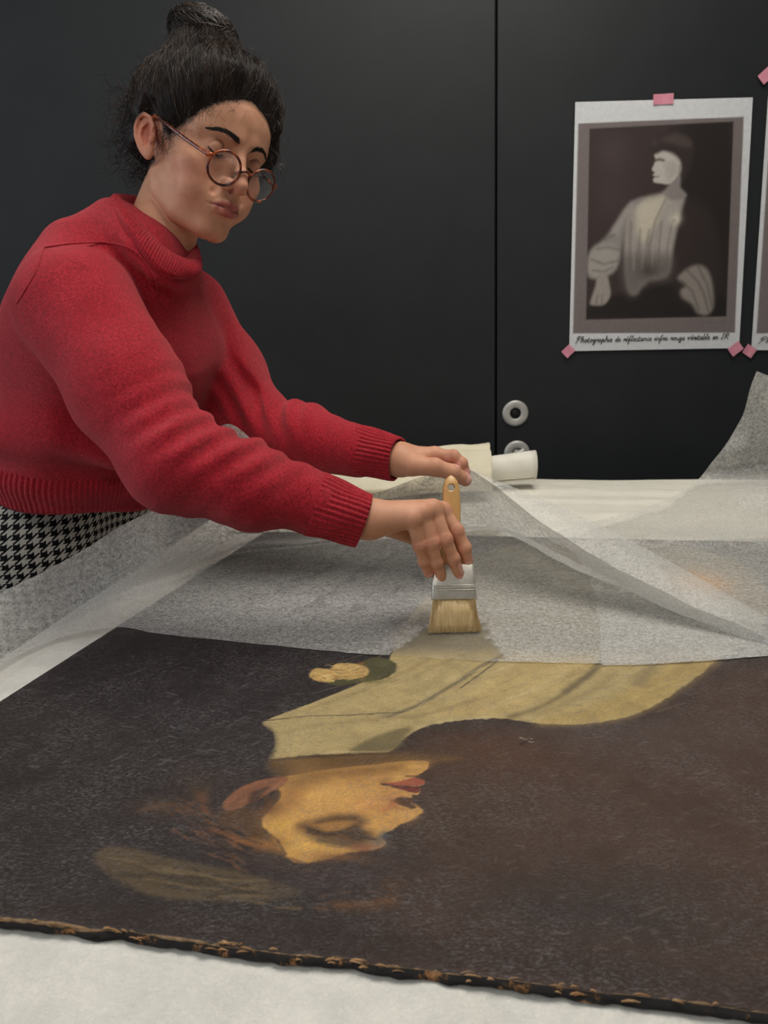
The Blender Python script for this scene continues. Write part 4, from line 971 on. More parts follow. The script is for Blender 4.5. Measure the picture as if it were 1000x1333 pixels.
    for k, tt in enumerate(t):
        z = zb * (1 - tt) + ln * zb * tt
        w = wF * (1 - tt ** 1.3) + wT * tt ** 1.3; th = 0.0082 * (1 - tt) + 0.0028 * tt
        P[:, k] = BT + (x * w + 0.0006 * r.normal(size=S) * tt)[:, None] * bx + (y * th)[:, None] * by + z[:, None] * bz
    R = np.full((S, 7), 0.00034) * np.linspace(1, 0.5, 7)
    V, Fc = tubes_fast(P, R, 3); bs = put(mesh('bristles', V, Fc, M['bristle']), root); bs['kind'] = 'stuff'
    return root
build_brush()
# ------------------------------------------------------------------ implicit shapes -> one smooth mesh (surface nets)
def sd_sphere(p, c, r): return np.linalg.norm(p - np.asarray(c), axis=-1) - r
def sd_ell(p, c, r, R=None):
    q = p - np.asarray(c, float)
    if R is not None: q = q @ R                    # columns of R are the ellipsoid's axes
    r = np.asarray(r, float); k0 = np.linalg.norm(q / r, axis=-1); k1 = np.linalg.norm(q / (r * r), axis=-1)
    return k0 * (k0 - 1.0) / np.maximum(k1, 1e-9)
def sd_cap(p, a, b, ra, rb=None):
    a = np.asarray(a, float); b = np.asarray(b, float); rb = ra if rb is None else rb
    e = b - a; w = p - a; t = np.clip((w @ e) / (e @ e + 1e-18), 0, 1)
    return np.linalg.norm(w - t[..., None] * e, axis=-1) - (ra + (rb - ra) * t)
def sd_chain(p, pts, rad, k=0.0):
    d = None
    for i in range(len(pts) - 1):
        c = sd_cap(p, pts[i], pts[i + 1], rad[i], rad[i + 1]); d = c if d is None else (np.minimum(d, c) if k == 0 else smin(d, c, k))
    return d
def smin(a, b, k):
    h = np.clip(0.5 + 0.5 * (b - a) / k, 0, 1); return b * (1 - h) + a * h - k * h * (1 - h)
def smax(a, b, k): return -smin(-a, -b, k)
def sdf_mesh(f, lo, hi, h, B=8):
    lo = np.asarray(lo, float); hi = np.asarray(hi, float)
    nb = np.ceil((hi - lo) / (h * B)).astype(int) + 1; n = nb * B
    ci = np.stack(np.meshgrid(*[np.arange(k) for k in nb], indexing='ij'), -1).reshape(-1, 3)
    cc = lo + (ci * B + (B - 1) / 2) * h
    dc = np.concatenate([f(cc[i:i + 200000]) for i in range(0, len(cc), 200000)])
    D = np.where(dc > 0, 1.0, -1.0).astype(np.float32).reshape(nb)
    D = np.repeat(np.repeat(np.repeat(D, B, 0), B, 1), B, 2)
    act = np.where(np.abs(dc) < 1.35 * h * B)[0]
    off = np.stack(np.meshgrid(*[np.arange(B)] * 3, indexing='ij'), -1).reshape(-1, 3)
    for s in range(0, len(act), 700):
        a = ci[act[s:s + 700]]; idx = (a[:, None, :] * B + off[None]).reshape(-1, 3)
        D[idx[:, 0], idx[:, 1], idx[:, 2]] = f(lo + idx * h)
    S = (D < 0)
    c = S[:-1, :-1, :-1].astype(np.int8)
    tot = np.zeros_like(c)
    for dx in (0, 1):
        for dy in (0, 1):
            for dz in (0, 1): tot += S[dx:n[0] - 1 + dx, dy:n[1] - 1 + dy, dz:n[2] - 1 + dz]
    cells = np.argwhere((tot > 0) & (tot < 8)); del tot
    vid = np.full(tuple(n - 1), -1, np.int32); vid[cells[:, 0], cells[:, 1], cells[:, 2]] = np.arange(len(cells))
    corner = [(0, 0, 0), (1, 0, 0), (0, 1, 0), (1, 1, 0), (0, 0, 1), (1, 0, 1), (0, 1, 1), (1, 1, 1)]
    val = np.stack([D[cells[:, 0] + a, cells[:, 1] + b, cells[:, 2] + d] for a, b, d in corner], 1)
    acc = np.zeros((len(cells), 3)); cnt = np.zeros(len(cells))
    for i in range(8):
        for j in range(i + 1, 8):
            ca, cb = np.array(corner[i]), np.array(corner[j])
            if np.abs(ca - cb).sum() != 1: continue
            a, b = val[:, i], val[:, j]; m = (a < 0) != (b < 0)
            t = np.where(m, a / np.where(m, a - b, 1), 0)
            acc += m[:, None] * (ca + t[:, None] * (cb - ca)); cnt += m
    V = lo + (cells + acc / cnt[:, None]) * h
    Q = []
    for ax in range(3):
        o1, o2 = [(1, 2), (2, 0), (0, 1)][ax]
        sl0 = [slice(0, n[0] - 1), slice(0, n[1] - 1), slice(0, n[2] - 1)]; sl1 = list(sl0); sl1[ax] = slice(1, n[ax])
        E = np.argwhere(S[tuple(sl0)] != S[tuple(sl1)]); E = E[(E[:, o1] > 0) & (E[:, o2] > 0)]
        s = S[E[:, 0], E[:, 1], E[:, 2]]
        u = np.zeros(3, int); u[o1] = 1; v = np.zeros(3, int); v[o2] = 1
        g = lambda X: vid[X[:, 0], X[:, 1], X[:, 2]]
        q = np.stack([g(E - u - v), g(E - v), g(E), g(E - u)], 1); q[~s] = q[~s][:, ::-1]; Q.append(q)
    Q = np.vstack(Q); Q = Q[(Q >= 0).all(1)]
    return V, Q
def relax(V, Q, it=1, lam=0.5):
    e = np.vstack([Q[:, [0, 1]], Q[:, [1, 2]], Q[:, [2, 3]], Q[:, [3, 0]]])
    deg = np.bincount(e.ravel(), minlength=len(V)).astype(float)[:, None]
    for _ in range(it):
        A = np.zeros_like(V)
        for d in range(3):
            A[:, d] = np.bincount(e[:, 0], weights=V[e[:, 1], d], minlength=len(V)) + np.bincount(e[:, 1], weights=V[e[:, 0], d], minlength=len(V))
        V = V + lam * (A / np.maximum(deg, 1) - V)
    return V
# ------------------------------------------------------------------ the person: head, neck, hands (skin)
mm = 0.001
def cam_dir(u, v, w): return CR * u + CU * v - CF * w     # image right, image up, towards the camera
_yaw, _pit, _rol = math.radians(51), math.radians(24.4), math.radians(-2.5)
_e0 = np.array([math.cos(_yaw), 0, -math.sin(_yaw)]); _u = np.array([math.sin(_yaw) * math.sin(_pit), math.cos(_pit), math.cos(_yaw) * math.sin(_pit)])
_ee = _e0 * math.cos(_rol) + _u * math.sin(_rol); _uu = _u * math.cos(_rol) - _e0 * math.sin(_rol)
_ff = np.array([math.sin(_yaw) * math.cos(_pit), -math.sin(_pit), math.cos(_yaw) * math.cos(_pit)])
HX = -cam_dir(*_ee); HY = cam_dir(*_ff); HZ = cam_dir(*_uu)   # person's right, face forward, up
HR = np.stack([HX, HY, HZ], 1)                                # local -> world (columns)
HS = 1.0 * mm
EAR = CAM + ray(189.0, 176.0) * 1.05                          # where the near ear sits
HO = EAR - HR @ (np.array([76, -10, 2]) * HS)
def h2w(p): return HO + (np.asarray(p, float) * HS) @ HR.T
def w2h(P): return ((P - HO) @ HR) / HS

EYEC = np.array([32.0, 72.5, 16.0]); EYER = 14.6
def lid_arc(el, out, r=None):
    pts = []
    for dx in (-12.0, -9, -4.5, 0, 4.5, 9, 12.0):
        R_ = math.sqrt((EYER + out) ** 2 - dx * dx); e = math.radians(el * (1 - (dx / 16.0) ** 2))
        pts.append(EYEC + np.array([dx, R_ * math.cos(e), R_ * math.sin(e)]))
    return pts
def head_sdf(p):
    """p in head millimetres: x to the person's right, y forward, z up, origin between the ear canals"""
    ax = np.abs(p[:, 0]); q = np.stack([ax, p[:, 1], p[:, 2]], -1)
    d = sd_ell(q, (0, -4, 46), (73, 93, 82))
    d = smin(d, sd_ell(q, (0, 50, 52), (60, 42, 48)), 22)          # forehead
    d = smin(d, sd_ell(q, (0, 44, 0), (58, 46, 56)), 18)           # mid face
    d = smin(d, sd_chain(q, [(48, -2, -38), (46, 10, -55), (35, 40, -73), (13, 72, -80)], [12, 12, 12, 12], 4), 15)  # jaw
    d = smin(d, sd_ell(q, (39, 24, -34), (19, 28, 32)), 14)        # masseter
    d = smin(d, sd_ell(q, (0, 44, -54), (46, 42, 36)), 16)
    d = smin(d, sd_ell(q, (0, 75, -77), (19, 15, 14)), 16)              # chin
    d = smin(d, sd_ell(q, (43, 60, -10), (22, 21, 18)), 16)        # cheekbone
    d = smin(d, sd_ell(q, (36, 64, -36), (20, 20, 22)), 16)        # cheek
    d = smin(d, sd_ell(q, (0, 78, -44), (30, 22, 27)), 14)         # mouth mound
    d = smin(d, sd_cap(q, (10, 86, 37), (48, 66, 36), 9, 8), 12)   # brow ridge
    d = smax(d, -sd_ell(q, (33, 99, 17), (19, 17, 12.5)), 10)      # eye socket
    d = smax(d, -sd_ell(q, (14, 100, 20), (7, 14, 11)), 8)
    d = smin(d, sd_sphere(q, EYEC, EYER), 3.0)                     # lid over the eyeball
    d = smax(d, -sd_chain(q, lid_arc(44, 0.4), [1.0] * 7), 1.8)    # crease of the upper lid
    d = smin(d, sd_chain(q, lid_arc(-24, 0.0), [0.6, 1.2, 1.4, 1.4, 1.4, 1.2, 0.6]), 1.2)   # lid rim, eye cast down
    d = smax(d, -sd_chain(q, lid_arc(-36, 0.6), [0.6, 0.8, 0.9, 0.9, 0.9, 0.8, 0.6]), 1.2)
    # nose
    n = sd_chain(q, [(0, 88, 30), (0, 95, 12), (0, 104, -4), (0, 110, -15)], [6, 6.5, 8, 9.2], 4)
    n = smin(n, sd_ell(q, (12, 99, -18), (7.2, 9.5, 7.5)), 5)
    n = smin(n, sd_cap(q, (0, 108, -21), (0, 98, -28), 5, 5), 4)
    n = smax(n, -sd_ell(q, (6.8, 103, -26.5), (3.4, 5.5, 4.2)), 2)
    d = smin(d, n, 7)
    d = smax(d, -sd_cap(q, (19, 97, -16), (24, 90, -34), 1.2, 2.0), 6)   # nasolabial crease
    # lips
    up = sd_chain(q, [(0, 100.0, -42.5), (6, 100.2, -41.5), (15, 95.5, -44.5), (24.5, 88, -48.5)], [4.6, 4.8, 4.0, 1.6], 2)
    lo = sd_chain(q, [(0, 99.0, -53.5), (9, 97.5, -53), (17, 93.5, -51.0), (24.5, 88, -48.8)], [6.0, 5.8, 4.4, 1.6], 2)
    d = smin(d, up, 2.2); d = smin(d, lo, 2.2)
    d = smax(d, -sd_chain(q, [(0, 105.5, -47.6), (8, 104, -47.2), (17, 98.5, -47.8), (26, 89.5, -49.2)], [1.0, 1.0, 0.9, 0.8]), 1.6)
    d = smax(d, -sd_cap(q, (0, 103.5, -30), (0, 105, -37), 1.6, 1.8), 3)  # philtrum
    d = smax(d, -sd_cap(q, (0, 100, -65), (12, 97, -64), 4.0, 3.0), 9)    # fold above the chin
    # ear: leaf-shaped plate standing out from the head, with rim, hollow and lobe
    e = ear_local(q)
    pl = sd_ell(e, (0, 0, 0), (5.0, 16.5, 29.5))
    pl = smin(pl, sd_ell(e, (0, 6, -25), (4.5, 8.5, 10)), 5)
    rim = sd_chain(e, [(1, 9, 3), (3.5, 14, 13), (5, 8, 25), (5.5, -3, 29.5), (5.5, -12, 24), (5, -16.5, 11), (4.5, -15.5, -3), (3, -10, -16), (1.5, -2, -26)], [2.2, 2.6, 2.9, 3.0, 3.0, 2.9, 2.6, 2.3, 2.0])
    pl = smax(pl, -sd_ell(e, (6.0, 1.5, 3), (8.0, 11.5, 19)), 2.5)
    pl = smin(pl, rim, 2.5)
    anti = sd_chain(e, [(2.5, 0, 17), (3, -7, 10), (3, -8.5, -2), (3, -3, -13)], [1.7, 2.2, 2.3, 2.2])
    pl = smin(pl, anti, 2.5)
    pl = smin(pl, sd_ell(e, (3, 11, -6), (3.6, 3.6, 6)), 3)        # tragus
    d = smin(d, pl * 0.86, 4)
    return d
_ea = math.radians(22)
EARC = np.array([75.0, -9.0, 2.0])
def ear_local(q):
    w = q - EARC; t = math.radians(14)
    x = w[:, 0] * math.cos(_ea) + w[:, 1] * math.sin(_ea); y = -w[:, 0] * math.sin(_ea) + w[:, 1] * math.cos(_ea); z = w[:, 2]
    return np.stack([x, y * math.cos(t) + z * math.sin(t), -y * math.sin(t) + z * math.cos(t)], -1) / 0.86

# joints (measured positions, at their own distances)
J = {k: at_y(*v) for k, v in {
    'RS': (100, 398, 1.06), 'RE': (228, 602, 0.95), 'RW': (476, 676, 0.957),
    'LS': (246, 402, 1.30), 'LE': (326, 556, 1.27), 'LW': (518, 598, 1.155),
    'NB': (205, 302, 1.178), 'CH': (163, 440, 1.19), 'BE': (118, 585, 1.26), 'PE': (104, 690, 1.32)}.items()}
def L_(a, b): return float(np.linalg.norm(J[a] - J[b]))
0 and print('ARMS', L_('RS', 'RE'), L_('RE', 'RW'), L_('LS', 'LE'), L_('LE', 'LW'), 'SH', L_('RS', 'LS'), 'TORSO', L_('NB', 'PE'))
NECK_TOP = h2w((-10, -36, -22))
def neck_sdf(P):
    d = sd_cap(P, NECK_TOP, J['NB'] - 0.02 * CU, 0.043, 0.048)
    d = smin(d, sd_cap(P, h2w((30, -46, -14)), J['NB'] + 0.03 * CR - 0.035 * CU - 0.015 * CF, 0.010, 0.009), 0.010)
    return d
def head_world(P): return head_sdf(w2h(P)) * HS
def skin_head(P): return smin(head_world(P), neck_sdf(P), 0.004)

def X_(px, py, Y): return at_y(px, py, Y)
# right hand: back of the hand to the viewer, four fingers down over the ferrule
RH = dict(
    pinky=[(537, 675, .944), (546, 711, .944), (552, 731, .950), (558, 746, .958)],
    ring=[(550, 667, .952), (562, 707, .945), (569, 732, .950), (576, 754, .9605)],
    middle=[(564, 662, .964), (580, 702, .950), (590, 727, .953), (598, 749, .9605)],
    index=[(576, 665, .978), (595, 691, .966), (605, 713, .964), (609, 731, .966)],
    thumb=[(506, 684, .985), (545, 700, 1.005), (575, 722, 1.005), (590, 742, .998)])
RR = dict(pinky=[.0088, .0074, .0068, .0062], ring=[.0095, .0080, .0074, .0068], middle=[.0098, .0084, .0077, .0071], index=[.0098, .0084, .0077, .0070], thumb=[.014, .0115, .0105, .0088])
LH = dict(
    index=[(566, 592, 1.155), (590, 594, 1.146), (601, 603, 1.144), (606, 614, 1.146)],
    middle=[(564, 594, 1.176), (588, 594, 1.172), (598, 603, 1.168), (602, 613, 1.166)],
    ring=[(558, 598, 1.194), (578, 599, 1.192), (588, 607, 1.186), (590, 615, 1.182)],
    pinky=[(548, 603, 1.208), (566, 604, 1.206), (575, 611, 1.200), (577, 617, 1.196)],
    thumb=[(537, 606, 1.135), (566, 608, 1.128), (589, 615, 1.129), (606, 625, 1.136)])
LR_ = dict(index=[.0102, .0090, .0082, .0074], middle=[.0104, .009, .0082, .0074], ring=[.0100, .0086, .0078, .007], pinky=[.009, .0078, .007, .0064], thumb=[.0150, .0125, .0112, .0092])
def hand_sdf(P, H, R, wrist, fore, wr):
    pal = sd_cap(P, fore, wrist, wr[0], wr[1])
    fw = None
    for k in ('index', 'middle', 'ring', 'pinky'):
        m = X_(*H[k][0]); rr = R[k][0] * 1.18
        c = sd_cap(P, wrist + (m - wrist) * 0.12, m, 0.0165, rr); fw = c if fw is None else smin(fw, c, 0.012)
    d = smin(pal, fw, 0.016)
    t0 = X_(*H['thumb'][0]); d = smin(d, sd_cap(P, wrist + (t0 - wrist) * 0.2, t0, 0.016, R['thumb'][0]), 0.014)
    for k in ('index', 'middle', 'ring', 'pinky', 'thumb'):
        pts = [X_(*q) for q in H[k]]; r = R[k]
        f = sd_chain(P, pts, r, 0.003)
        for i in (1, 2): f = smin(f, sd_sphere(P, pts[i], r[i] * 1.02), 0.004)     # knuckles
        if k != 'thumb': f = smin(f, sd_sphere(P, pts[0] - CF * 0.0015, r[0] * 1.10), 0.006)
        # soft crease on the back of the middle joint
        dirv = pts[1] - pts[0]; dirv = dirv / np.linalg.norm(dirv); side = np.cross(dirv, -CF); side /= np.linalg.norm(side); bk = np.cross(side, dirv)
        for off in (-0.0022, 0.0, 0.0022):
            c0 = pts[1] + bk * (r[1] * 1.12) + dirv * off; f = smax(f, -sd_cap(P, c0 - side * 0.005, c0 + side * 0.005, 0.0004), 0.0012)
        # nail: a shallow plate step near the tip
        d = smin(d, f, 0.0030)
    return d
def bbox(pts, pad):
    pts = np.asarray(pts); return pts.min(0) - pad, pts.max(0) + pad
def build_skin():
    parts = []
    cor = [h2w((x, y, z)) for x in (-88, 88) for y in (-105, 122) for z in (-98, 134)]
    lo, hi = bbox(cor + [J['NB'] - 0.05 * CU], 0.004)
    # work in head axes so the grid follows the face
    def fh(q): return skin_head(h2w(q)) / HS
    V, Q = sdf_mesh(fh, (-112, -170, -230), (112, 124, 134), 1.4)
    V = relax(V, Q, 1, 0.4); hv = V.copy(); parts.append((h2w(V), Q, 'head', hv))
    for H, R, w, e, wr, nm in ((RH, RR, 'RW', 'RE', (.030, .0235), 'rhand'), (LH, LR_, 'LW', 'LE', (.029, .0225), 'lhand')):
        wrist = J[w]; fore = J[w] + (J[e] - J[w]) * 0.35
        pts = [X_(*q) for k in H for q in H[k]] + [wrist, fore]
        lo, hi = bbox(pts, 0.034)
        V, Q = sdf_mesh(lambda P: hand_sdf(P, H, R, wrist, fore, wr), lo, hi, 0.00135)
        V = relax(V, Q, 1, 0.4); parts.append((V, Q, nm, None))
    Vs, Qs, Cs, n = [], [], [], 0
    for V, Q, nm, hv in parts:
        col = np.tile(np.array([208, 154, 124.]), (len(V), 1))
        nz = vnoise(V * 90, 3)[:, None] * 5; col += nz
        def blend(mask, c):
            mm_ = np.clip(mask, 0, 1)[:, None]; col[:] = col * (1 - mm_) + np.array(c, float) * mm_
        if nm == 'head':
            q = np.stack([np.abs(hv[:, 0]), hv[:, 1], hv[:, 2]], -1); g = lambda c, r: np.exp(-((q - np.array(c)) ** 2 / np.array(r, float) ** 2).sum(1))
            blend(0.35 * g((44, 64, -18), (22, 30, 20)), (206, 124, 106))
            blend(0.4 * g((0, 112, -14), (12, 12, 12)), (206, 130, 108))
            blend(0.45 * g((32, 84, 14), (18, 16, 12)), (158, 108, 92))
            up = sd_chain(q, [(0, 101, -43.0), (6, 101, -42.2), (15, 96.5, -45), (24, 89, -48.5)], [4.6, 4.6, 3.6, 1.2]); lo_ = sd_chain(q, [(0, 100, -53), (9, 98.5, -52.5), (17, 94.5, -50.6), (24, 89, -48.8)], [5.8, 5.4, 4.0, 1.2])
            blend(np.clip(0.5 - np.minimum(up, lo_) / 1.6, 0, 1) * 0.9, (164, 84, 82))
            blend(np.clip(0.5 - (sd_chain(q, [(0, 104.5, -47.6), (8, 103, -47.2), (17, 97.5, -47.8), (25, 89.5, -49)], [1.2, 1.2, 1.1, .6])) / 0.8, 0, 1) * 0.8, (104, 52, 52))
            blend(np.clip(0.5 - sd_chain(q, lid_arc(-30, 0.6), [0.8, 1.3, 1.6, 1.6, 1.6, 1.3, 0.8]) / 0.8, 0, 1) * 0.95, (38, 27, 25))
            blend(np.clip(0.5 - sd_chain(q, lid_arc(44, 0.4), [1.0] * 7) / 1.5, 0, 1) * 0.5, (120, 76, 62))
            blend(np.clip(0.5 - sd_ell(q, (6.8, 103, -27), (3.2, 5, 4)) / 1.2, 0, 1) * 0.7, (92, 48, 42))
            e = ear_local(q); blend(0.55 * np.exp(-((e / np.array([14., 22, 32])) ** 2).sum(1)), (206, 112, 92)); blend(0.5 * np.exp(-(((e - np.array([2, 3, 2])) / np.array([5., 8, 13])) ** 2).sum(1)), (150, 66, 52))
            hl = hairline(hv); blend(np.clip((hl + 6) / 16, 0, 1) * (q[:, 2] > -60) * np.clip((np.linalg.norm(e / np.array([11., 24, 40]), axis=1) - 1.0) / 0.1, 0, 1), (40, 31, 27))
        else:
            H, R = (RH, RR) if nm == 'rhand' else (LH, LR_)
            for k in H:
                pts = [X_(*a) for a in H[k]]
                for i, a in ((0, .5), (1, .55), (2, .35)): blend(a * np.exp(-((V - pts[i]) ** 2).sum(1) / 0.0085 ** 2), (206, 122, 104))
                blend(0.55 * np.exp(-((V - pts[3]) ** 2).sum(1) / 0.009 ** 2), (212, 128, 112))
                tip = pts[3] - pts[2]; tip = tip / np.linalg.norm(tip); bk = -CF + CU * 0.35; bk = bk - tip * (bk @ tip); bk /= np.linalg.norm(bk); sd = np.cross(tip, bk); rr = R[k][3]
                w = V - (pts[3] + tip * rr * .35); inn = (np.abs(w @ sd) / (rr * .72)) ** 4 + (np.abs(w @ tip) / (rr * .85)) ** 4
                nail = np.clip((1.15 - inn) / 0.3, 0, 1) * ((w @ bk) > rr * .45); blend(nail * 0.8, (226, 172, 158))
                ring_ = np.clip(1 - np.abs(inn - 1.2) / 0.5, 0, 1) * ((w @ bk) > rr * .4); blend(ring_ * 0.45, (150, 84, 72))
                dv = pts[1] - pts[0]; dv = dv / np.linalg.norm(dv)
                for off in (-.0025, 0, .0025): blend(0.30 * np.exp(-(((V - pts[1]) @ dv - off) / .0005) ** 2) * (np.linalg.norm(V - pts[1], axis=1) < .011), (140, 82, 66))
        Vs.append(V); Qs.append(Q + n); Cs.append(col); n += len(V)
    # torso and legs hidden under the clothes: one simple closed form that joins head and arms
    def core(P):
        lat = (J['LS'] - J['RS']); lat /= np.linalg.norm(lat)
        d = sd_chain(P, [J['NB'] - 0.02 * CU, J['CH'], J['BE'], J['PE'] - np.array([.03, -.015, 0])], [.045, .085, .07, .06], 0.03)
        d = smin(d, sd_cap(P, J['RS'], J['LS'], .04, .04), .04)
        d = smin(d, sd_chain(P, [J['RS'], J['RE'], J['RW']], [.036, .028, .021]), .02); d = smin(d, sd_chain(P, [J['LS'], J['LE'], J['LW']], [.036, .028, .021]), .02)
        return d
    lo, hi = bbox([J[k] for k in J], 0.11)
    V, Q = sdf_mesh(core, lo, hi, 0.008); Vs.append(V); Qs.append(Q + n); Cs.append(np.tile(np.array([208, 154, 124.]), (len(V), 1)))
    col = np.vstack(Cs) / 255.0; col = np.where(col <= 0.04045, col / 12.92, ((col + 0.055) / 1.055) ** 2.4)
    m, nt, b = mat_base('skin', (0.6, 0.4, 0.3, 1), 0.55, 0, 0.32)
    at = nd(nt, 'ShaderNodeVertexColor'); at.layer_name = 'Col'
    n1 = noise_node(nt, 60, 5, 0.65, obj_coord(nt)); n2 = noise_node(nt, 900, 3, 0.6, obj_coord(nt))
    nt.links.new(mix_col(nt, 1.0, at.outputs[0], ramp(nt, n1.outputs[0], [(0.3, (0.90, 0.87, 0.86, 1)), (0.7, (1.06, 1.06, 1.06, 1))]), 'MULTIPLY'), b.inputs['Base Color'])
    b.inputs['Subsurface Weight'].default_value = 0.12; b.inputs['Subsurface Radius'].default_value = (0.9, 0.35, 0.2); b.inputs['Subsurface Scale'].default_value = 0.006
    bump(nt, b, n2.outputs[0], 0.12, 0.0006)
    body = mesh('person', np.vstack(Vs), np.vstack(Qs), m, cols=col)
    tag(body, 'person in red sweater and round glasses leaning over the painting with a brush', 'person')
    return body
HLY = [-110, -75, -48, -30, -22, -12, 4, 14, 24, 36, 48, 62, 76, 86, 120]
HLZ = [-62, -58, -46, -20, 6, 24, 30, 14, 8, 20, 30, 40, 62, 72, 74]
def hairline(p):
    """positive where hair grows"""
    z = np.interp(p[:, 1], HLY, HLZ); z = z + 13 * np.exp(-((p[:, 0] - 4) / 30) ** 2) * np.clip((p[:, 1] - 40) / 20, 0, 1)
    return p[:, 2] - z
person = build_skin()
# ------------------------------------------------------------------ hair, brows, lashes, glasses
mh_, nt_h, b_h = mat_base('dark_brown_hair', rgba(30, 23, 20), 0.42, 0, 0.4)
_a = nd(nt_h, 'ShaderNodeAttribute'); _a.attribute_name = 'tone'; _n = noise_node(nt_h, 90, 2, 0.5, obj_coord(nt_h))
nt_h.links.new(ramp(nt_h, math_node(nt_h, 'ADD', math_node(nt_h, 'MULTIPLY', _a.outputs['Fac'], 0.8), math_node(nt_h, 'MULTIPLY', _n.outputs[0], 0.3)), [(0.1, rgba(18, 13, 11)), (0.6, rgba(42, 31, 25)), (1.0, rgba(86, 65, 50))]), b_h.inputs['Base Color']); M['hair'] = mh_
M['hair_base'] = simple('dark_hair_mass', rgba(26, 20, 18), rgba(38, 30, 26), 200, 0.6, 0, 0.4, 0.001, 0.3, (1, 1, 0.3))
BUN = np.array([2.0, -62.0, 161.0])
def hair_sdf(p):
    d = sd_ell(p, (0, -14, 52), (88, 108, 94))
    d = smin(d, sd_ell(p, (0, 38, 82), (74, 56, 56)), 20)
    d = smin(d, sd_ell(p, (0, -60, 5), (70, 44, 62)), 25)              # loose mass over the nape
    d = smin(d, sd_ell(p, (0, -36, 120), (52, 60, 38)), 18)            # hair gathered up to the bun
    d = smin(d, sd_ell(p, BUN, (43, 46, 29)), 20)
    d = smin(d, sd_ell(p, (-66, 48, 30), (16, 26, 44)), 12)            # falls beside the far temple
    # combed ridges running up to the bun, and clumps
    a = np.arctan2(p[:, 0], p[:, 1] + 10)
    d = d - 1.6 * np.sin(a * 26 + 3.0 * vnoise(p / 30, 71)) * np.clip((p[:, 2] - 20) / 30, 0, 1) - 3.5 * vnoise(p / 13, 72) - 1.4 * vnoise(p / 5, 73)
    q = p.copy(); hl = hairline(q) + 5 * vnoise(p / 12, 74) + 3.5 * vnoise(p / 4, 75)
    far = (p[:, 0] < -50) & (p[:, 1] > 10)
    hl = np.where(far, np.maximum(hl, p[:, 2] + 12), hl)
    e = ear_local(np.stack([np.abs(p[:, 0]), p[:, 1], p[:, 2]], -1)) * 0.86
    d = smax(d, -hl * 0.75, 3)
    sk = smin(sd_ell(p, (0, -4, 46), (73, 93, 82)), sd_ell(p, (0, 50, 52), (60, 42, 48)), 22)
    fr = np.clip((p[:, 1] - 20) / 30, 0, 1)
    d = smax(d, sk - (0.6 + (0.22 - 0.10 * fr) * np.maximum(hl, 0) + (0.55 - 0.12 * fr) * np.maximum(hl - 8 - 7 * fr, 0)), 4)              # thin at the hairline, full further back
    return smax(d, -(sd_ell(e, (6, 0, 0), (16, 16, 28))), 3)
